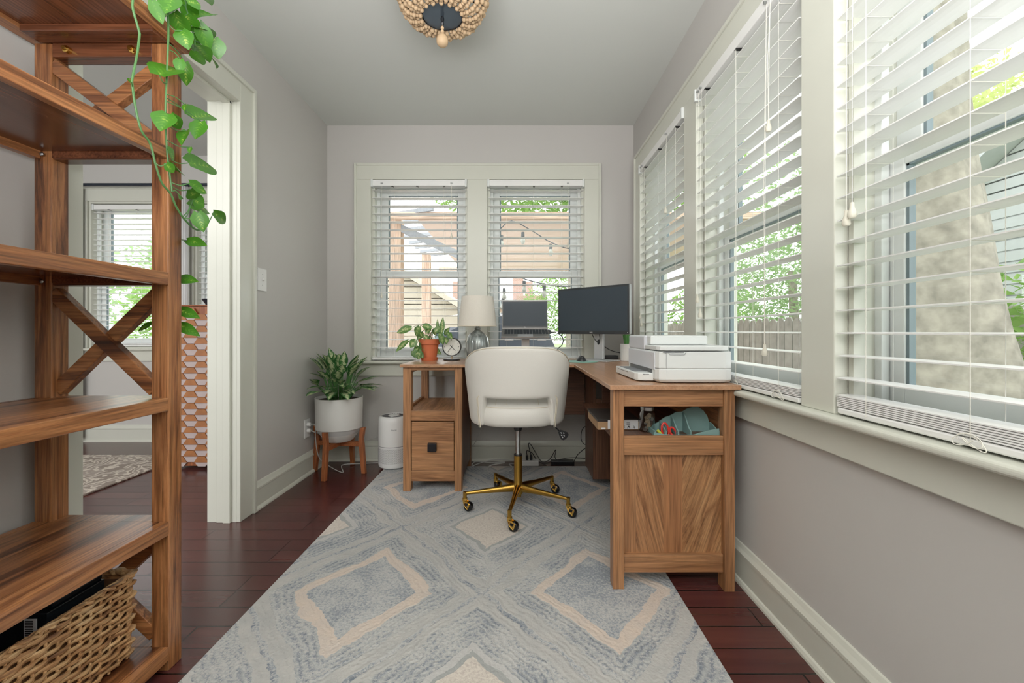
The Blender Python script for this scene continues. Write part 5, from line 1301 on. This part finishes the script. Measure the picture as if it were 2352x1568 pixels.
# ------------------------------------------------------------------ outdoors
GZ = -.75
tag(MB().box(-14, 40, 4.15, 60, GZ-.1, GZ).build('back_lawn', M['grass']), 'green lawn of the back garden', 'lawn', kind='stuff')
tag(MB().box(RX+.35, 40, -14, 4.14, GZ-.1, GZ).build('side_lawn', M['grass']), 'green lawn of the side garden', 'lawn', kind='stuff')
tag(MB().box(-6, 3.2, 4.2, 11.2, GZ+.001, GZ+.03).build('patio', M['patio']), 'pale stone patio under the pergola outside the end windows', 'patio')  # pale slab added in place of lawn to bounce whiter light under the roof
def foliage(name, label, cat, blobs, mat, n, size, trunk=None, seed=1, group=None, flat=.35):
    random.seed(seed); c0 = blobs[0][0]; root = thing(name, label, cat, (c0[0], c0[1], GZ), group); mb = MB()
    tot = sum(b[1][0]*b[1][1]*b[1][2] for b in blobs)
    for c, r_ in blobs:
        k = int(n*(r_[0]*r_[1]*r_[2])/tot)
        for _ in range(k):
            while True:
                p = Vector((random.uniform(-1, 1), random.uniform(-1, 1), random.uniform(-1, 1)))
                if .25 < p.length < 1: break
            q = Vector((c[0]+p.x*r_[0], c[1]+p.y*r_[1], c[2]+p.z*r_[2]))
            u = Vector((random.uniform(-1, 1), random.uniform(-1, 1), random.uniform(-.6, .6))).normalized(); v = u.orthogonal().normalized(); v = (Matrix.Rotation(random.uniform(0, 6.28), 3, u)@v)
            s = size*random.uniform(.6, 1.3); mb.add([q-u*s, q-v*s*.4, q+u*s, q+v*s*.4], [(0, 1, 2, 3)])
    mb.build('foliage', mat, root)
    if trunk:
        (x, y), r0, r1, z1 = trunk; mb = MB(); mb.tube([(x, y, GZ+.03), (x+.05, y, (GZ+z1)/2), (x-.03, y, z1)], [r0, (r0+r1)/2, r1], 12); mb.build('trunk', M['bark'], root, smooth=True)
    return root
# big trunk outside the nearest window
o = thing('large_tree', 'thick pale bark tree trunk outside the nearest side window', 'tree', (2.30, 2.42, GZ))
mb = MB(); vs = []; fs = []; n = 40; zs = [GZ, -.2, .3, .7, 1.1, 1.5, 1.9, 2.4, 3.2, 4.5]; rs = [.62, .52, .45, .40, .34, .30, .26, .24, .23, .2]
for z, r_ in zip(zs, rs):
    for k in range(n):
        a = 2*math.pi*k/n; rr = r_*(1+.05*math.sin(a*5+z*2)+.03*math.sin(a*11-z*3)); vs.append((2.28-.05*z+rr*math.cos(a), 2.42+rr*math.sin(a), z))
for j in range(len(zs)-1):
    for k in range(n): fs.append((j*n+k, j*n+(k+1) % n, (j+1)*n+(k+1) % n, (j+1)*n+k))
mb.add(vs, fs).build('trunk', M['bark'], o, smooth=True)
random.seed(77); mb = MB()
for _ in range(2600):
    p = Vector((random.gauss(0, 1), random.gauss(0, 1), random.gauss(0, .45))); q = Vector((2.2+p.x*1.3, 2.6+p.y*1.3, 4.9+p.z)); u = Vector((random.uniform(-1, 1), random.uniform(-1, 1), random.uniform(-.6, .6))).normalized(); v = u.orthogonal(); s = .09; mb.add([q-u*s, q-v*s*.4, q+u*s, q+v*s*.4], [(0, 1, 2, 3)])
mb.build('foliage', M['fol_green'], o)
# fences
def fence(name, label, kind, plane, a0, a1, top, w, gap, mat, cat='fence'):
    root = thing(name, label, cat, ((a0+a1)/2, plane, GZ) if kind == 'y' else (plane, (a0+a1)/2, GZ)); mb = MB(); a = a0; i = 0
    while a < a1:
        h = top-.01*((i*7) % 3); pts = [(a, GZ+.04), (a+w, GZ+.04), (a+w, h-.05), (a+w*.75, h), (a+w*.25, h), (a, h-.05)]
        if kind == 'y': mb.prism(pts, 1, plane, plane+.018)
        else: mb.prism(pts, 0, plane, plane+.018)
        a += w+gap; i += 1
    mb.build('pickets', mat, root)
    mb = MB()
    for z in (GZ+.35, top-.35):
        if kind == 'y': mb.box(a0, a1, plane+.018, plane+.06, z, z+.08)
        else: mb.box(plane+.018, plane+.06, a0, a1, z, z+.08)
    mb.build('rails', mat, root)
    return root
fence('picket_fence', 'weathered grey board fence beyond the side windows', 'x', 3.3, -1.5, 11.5, 1.15, .145, .015, M['fence'])
fence('picket_fence', 'brown board fence outside the next room window', 'y', 8.2, -12, -3.2, .62, .145, .01, M['fence2'])
# neighbour house with white siding
def house(name, label, wall_mat, x0, x1, y0, y1, eave, ridge, axis, siding=.16):
    root = thing(name, label, 'house', ((x0+x1)/2, (y0+y1)/2, GZ)); mb = MB()
    z = GZ
    mb.box(x0+.01, x1-.01, y0+.01, y1-.01, GZ, eave)
    while z < eave:
        mb.box(x0-.012, x1+.012, y0-.012, y1+.012, z, min(z+siding*.86, eave)); z += siding
    w_ = MB()
    if axis == 'x':      # ridge along x, gable faces +-x
        cy_ = (y0+y1)/2; z = eave
        while z < ridge-.02:
            q = (z-eave)/(ridge-eave); q2 = min(1, (z+siding*.86-eave)/(ridge-eave)); hwy = (y1-y0)/2
            mb.prism([(cy_-hwy*(1-q), z), (cy_+hwy*(1-q), z), (cy_+hwy*(1-q2), min(ridge, z+siding*.86)), (cy_-hwy*(1-q2), min(ridge, z+siding*.86))], 0, x0-.012, x1+.012); z += siding
        rf = MB(); ov = .35; sl = (ridge-eave)/((y1-y0)/2)
        for s in (-1, 1):
            ye = cy_+s*((y1-y0)/2+ov); rf.prism([(cy_, ridge+.02), (cy_, ridge+.16), (ye, eave-ov*sl+.16), (ye, eave-ov*sl+.02)], 0, x0-ov, x1+ov)
    else:
        cx_ = (x0+x1)/2; z = eave
        while z < ridge-.02:
            q = (z-eave)/(ridge-eave); q2 = min(1, (z+siding*.86-eave)/(ridge-eave)); hwx = (x1-x0)/2
            mb.prism([(cx_-hwx*(1-q), z), (cx_+hwx*(1-q), z), (cx_+hwx*(1-q2), min(ridge, z+siding*.86)), (cx_-hwx*(1-q2), min(ridge, z+siding*.86))], 1, y0-.012, y1+.012); z += siding
        rf = MB(); ov = .35; sl = (ridge-eave)/((x1-x0)/2)
        for s in (-1, 1):
            xe = cx_+s*((x1-x0)/2+ov); rf.prism([(cx_, ridge+.02), (cx_, ridge+.16), (xe, eave-ov*sl+.16), (xe, eave-ov*sl+.02)], 1, y0-ov, y1+ov)
    mb.build('walls', wall_mat, root); rf.build('roof', [M['whiteside'] if wall_mat is M['whiteside'] else M['cream']], root)
    return root
h = house('neighbour_house', 'white sided gable house beyond the tree trunk and fence', M['whiteside'], 7, 13, .6, 7.2, 2.85, 4.95, 'x')
wf = box('window', M['vinyl'], h, 6.96, 6.99, 5.3, 6.0, .9, 1.75); box('pane', M['gasket'], wf, 6.94, 6.965, 5.36, 5.94, .96, 1.69)
h = house('garage_house', 'cream sided gable house seen behind the pergola posts', M['cream'], -7.2, -1.0, 12, 18, 1.25, 3.1, 'y')
wf = box('window', M['vinyl'], h, -2.3, -1.7, 11.96, 11.985, .35, 1.0); box('pane', M['gasket'], wf, -2.24, -1.76, 11.945, 11.965, .41, .94)
o = thing('brick_building', 'distant red brick building with two chimneys beyond the garden', 'building', (0, 23, GZ))
box('walls', M['brick'], o, -2.6, 1.5, 22, 27, GZ, 2.2); box('roof', M['roof'], o, -2.8, 1.7, 21.8, 27, 2.2, 2.55)
box('parapet', M['brick'], o, .0, 1.4, 21.7, 22, GZ, 2.75)
ch1 = box('chimney', M['brick'], o, -.2, .35, 23, 23.6, 2.5, 4.1); box('chimney', M['brick'], o, .45, .85, 23, 23.5, 2.5, 3.6); box('chimney', M['brick'], o, -3.4, -2.9, 23, 23.5, GZ, 3.6)
box('window', M['vinyl'], o, .5, 1.0, 21.66, 21.7, 1.2, 1.9)
box('window', M['vinyl'], o, -1.3, -.8, 21.96, 22.0, 1.2, 1.9)
# pergola
o = thing('pergola', 'cedar pergola with a plank roof outside the end wall windows', 'pergola', (.3, 6.5, GZ))
for x, y in ((-1.52, 5.5), (-.30, 5.5), (2.4, 5.5), (-1.66, 8.0), (2.4, 8.0)): box('post', W_PINE, o, x-.075, x+.075, y-.075, y+.075, GZ+.031, 2.378, bevel=.004)
mb = MB(); y = 5.35
while y < 9.8: mb.box(-1.25, 3.0, y, y+.136, 2.38, 2.40); y += .14
mb.build('roof_planks', M['planks'], o)
for y in (5.3, 9.8): box('beam', W_PINE, o, -1.75, 3.0, y-.03, y+.03, 2.34, 2.42)
mb = MB(); 
for k in range(8): mb.bar((-1.75, 5.5+k*.4, 2.42), (-1.0, 5.2+k*.4, 2.44), .04, .05)
mb.build('rafter', M['roof'], o)
box('brace', M['roof'], o, -1.7, -1.0, 5.44, 5.5, 2.05, 2.2) if False else MB().bar((-1.52, 5.46, 2.3), (-.55, 5.46, 1.85), .06, .09).build('brace', M['roof'], o)
# string lights
o = thing('string_lights', 'dark cord of clear string bulbs hanging under the pergola', 'string lights', P(1220, 600, 4.9))
paths = [[(1100, 560), (1147, 527), (1175, 507), (1222, 530), (1267, 557), (1320, 572), (1400, 560)], [(1120, 640), (1185, 632), (1206, 641), (1250, 652), (1300, 658), (1380, 650)]]
mb = MB()
for pa in paths: mb.tube(smooth_path([P(a, b, 4.9) for a, b in pa], 5), .006, 6)
mb.build('cord', M['darkcord'], o)
for (a, b) in ((1152, 540), (1201, 533), (1265, 560), (1204, 645), (1250, 655), (1158, 662), (1155, 685), (1310, 573)):
    p = P(a, b, 4.9); bl = MB().lathe([(0, 0), (.018, 0), (.02, -.05), (.016, -.06)], p, 12).build('socket', M['darkcord'], o)
    MB().lathe([(.014, -.06), (.026, -.09), (.026, -.11), (.012, -.135), (0, -.137)], p, 12).build('bulb', M['bulb'], bl, smooth=True)
# covered furniture
mb = MB(); vs = []; fs = []; nx_, ny_ = 44, 12
for i in range(nx_+1):
    for j in range(ny_+1):
        u = i/nx_; v = j/ny_; x = -1.25+2.1*u; y = 4.55+1.0*v*.75
        prof_ = min(1, u/.22, (1-u)/.25)**.7; vv_ = min(1, v/.2+.0, (1-v)/.2)**.5 if 0 < v < 1 else 0
        z = GZ+(1.18+.72)*prof_*vv_*(1-.10*abs(math.sin(u*6)))+.03*math.sin(u*40+v*8)
        if i in (0, nx_) or j in (0, ny_): z = GZ+.02
        vs.append((x, y, z+.035))
for i in range(nx_):
    for j in range(ny_): fs.append((i*(ny_+1)+j, (i+1)*(ny_+1)+j, (i+1)*(ny_+1)+j+1, i*(ny_+1)+j+1))
tag(mb.add(vs, fs).build('covered_patio_furniture', M['cover'], smooth=True), 'patio furniture under a dark grey cover outside the end windows', 'furniture cover')
# trees
foliage('leafy_tree', 'bright green tree crown above the pergola roof', 'tree', [((1.3, 14, 6.1), (4.0, 2.5, 2.5)), ((3.8, 13, 5.9), (3, 2.5, 2.2)), ((-1.6, 14, 6.0), (1.7, 1.6, 1.2))], M['fol_green'], 17000, .12, trunk=((1.9, 13.6), .42, .25, 7), seed=1)
foliage('low_tree', 'green bushy tree beyond the monitor, right of the brick building', 'tree', [((2.1, 18, 2.0), (1.9, 1.2, 1.5))], M['fol_green'], 5000, .07, trunk=((2.1, 18), .15, .1, 1.5), seed=2)
foliage('garden_tree', 'light green tree above the fence outside the middle side window', 'tree', [((4.6, 7.2, 2.0), (1.3, 1.6, 1.0)), ((5.2, 8.6, 1.6), (1.2, 1.2, 1.2)), ((4.2, 6.6, 3.0), (.9, 1.2, .8))], M['fol_pale'], 7500, .05, trunk=((4.7, 7.4), .10, .06, 2), seed=3)
foliage('yellow_tree', 'yellow-green tree crown behind the white gable house', 'tree', [((16, 14, 6.0), (4, 3.4, 3.4)), ((19, 18, 8.5), (3.5, 3.5, 3.5))], M['fol_yellow'], 7000, .17, trunk=((16, 14), .35, .2, 5), seed=4)
foliage('corner_bush', 'green bush over the fence outside the corner side window', 'bush', [((4.9, 10.9, 1.2), (1.2, 1.0, 1.2))], M['fol_green'], 1500, .08, seed=5)
foliage('ivy', 'ivy growing on the fence beside the thick tree trunk', 'ivy', [((3.04, 2.55, .75), (.19, .45, .75))], M['fol_green'], 1100, .045, seed=6)
foliage('conifer', 'green conical tree outside the next room window', 'tree', [((-5.9, 7.2, .8), (.6, .6, 1.1)), ((-5.9, 7.2, 1.5), (.4, .4, .6))], M['fol_green'], 2600, .05, trunk=((-5.9, 7.2), .08, .05, .8), seed=7)
foliage('pale_tree', 'hazy blue-green tree behind the conifer outside the next room', 'tree', [((-7.6, 11, 2.6), (1.6, 1, 1.6)), ((-9.3, 11, 2.0), (1.2, 1, 1.2))], M['fol_pale'], 2400, .09, trunk=((-7.6, 11), .12, .08, 2), seed=8)

# ------------------------------------------------------------------ light and camera
w = bpy.data.worlds.new('World'); scene.world = w; w.use_nodes = True
nt = w.node_tree; bg = nt.nodes['Background']
tc = nt.nodes.new('ShaderNodeTexCoord'); sx = nt.nodes.new('ShaderNodeSeparateXYZ'); lnk(nt, tc.outputs['Generated'], sx.inputs[0])
r = ramp(nt, sx.outputs[2], [(0, (.93, .96, .95, 1)), (.25, (1, 1, 1, 1)), (1, (.90, .95, 1, 1))]); lnk(nt, r.outputs[0], bg.inputs[0]); bg.inputs[1].default_value = 2.5
def portal(loc, rot, sx_, sy_):
    l = bpy.data.lights.new('portal', 'AREA'); l.shape = 'RECTANGLE'; l.size = sx_; l.size_y = sy_; l.cycles.is_portal = True
    o = bpy.data.objects.new('portal', l); COL.objects.link(o); o.location = loc; o.rotation_euler = rot
zc_ = (WZ0+WZ1)/2; hh = WZ1-WZ0
for a, b in bw: portal(((a+b)/2, BY+.16, zc_), (R(-90), 0, 0), b-a, hh)
for a, b in rw: portal((RX+.16, (a+b)/2, zc_), (R(90), 0, R(90)), b-a, hh)
for a, b in NW: portal(((a+b)/2, FY+.16, (NZ0+NZ1)/2), (R(-90), 0, 0), b-a, NZ1-NZ0)
def area(loc, rot, sx_, sy_, e, col=(1, 1, 1)):  # added fill light, not a fixture of the rooms
    l = bpy.data.lights.new('lamp', 'AREA'); l.shape = 'RECTANGLE'; l.size = sx_; l.size_y = sy_; l.energy = e; l.color = col
    o = bpy.data.objects.new('lamp', l); COL.objects.link(o); o.location = loc; o.rotation_euler = rot
area((-.3, -.9, 2.45), (R(40), 0, 0), 2.1, 1.2, 17, (1, .985, .965))  # unseen fill near the ceiling behind the camera, added to brighten the office
area((-.2, -.5, 1.25), (R(176), 0, 0), 1.7, 1.2, 92, (1, .99, .985))  # unseen fill pointing up, added to bounce light off the ceiling
area((-3.0, .4, 2.45), (R(35), 0, 0), 2.0, 1.4, 50, (1, .98, .96))  # unseen fill added to brighten the next room

cam = bpy.data.cameras.new('Camera'); co = bpy.data.objects.new('Camera', cam); COL.objects.link(co)
co.location = (0, 0, CAMZ); co.rotation_euler = (R(90), 0, 0)
cam.sensor_width = 36; cam.sensor_fit = 'HORIZONTAL'; cam.lens = 1000/2352*36
cam.shift_x = -11/2352; cam.shift_y = -24/2352; cam.clip_start = .05; cam.clip_end = 200
scene.camera = co
scene.view_settings.view_transform = 'Standard'; scene.view_settings.look = 'None'; scene.view_settings.exposure = .50; scene.view_settings.gamma = 1.12
cy = scene.cycles
cy.use_denoising = True
cy.use_adaptive_sampling = True; cy.adaptive_threshold = .02
cy.max_bounces = 7; cy.diffuse_bounces = 4; cy.glossy_bounces = 3; cy.transmission_bounces = 4; cy.transparent_max_bounces = 12
cy.caustics_reflective = False; cy.caustics_refractive = False; cy.sample_clamp_indirect = 6
for o in bpy.data.objects:
    if '_w' in o: del o['_w']
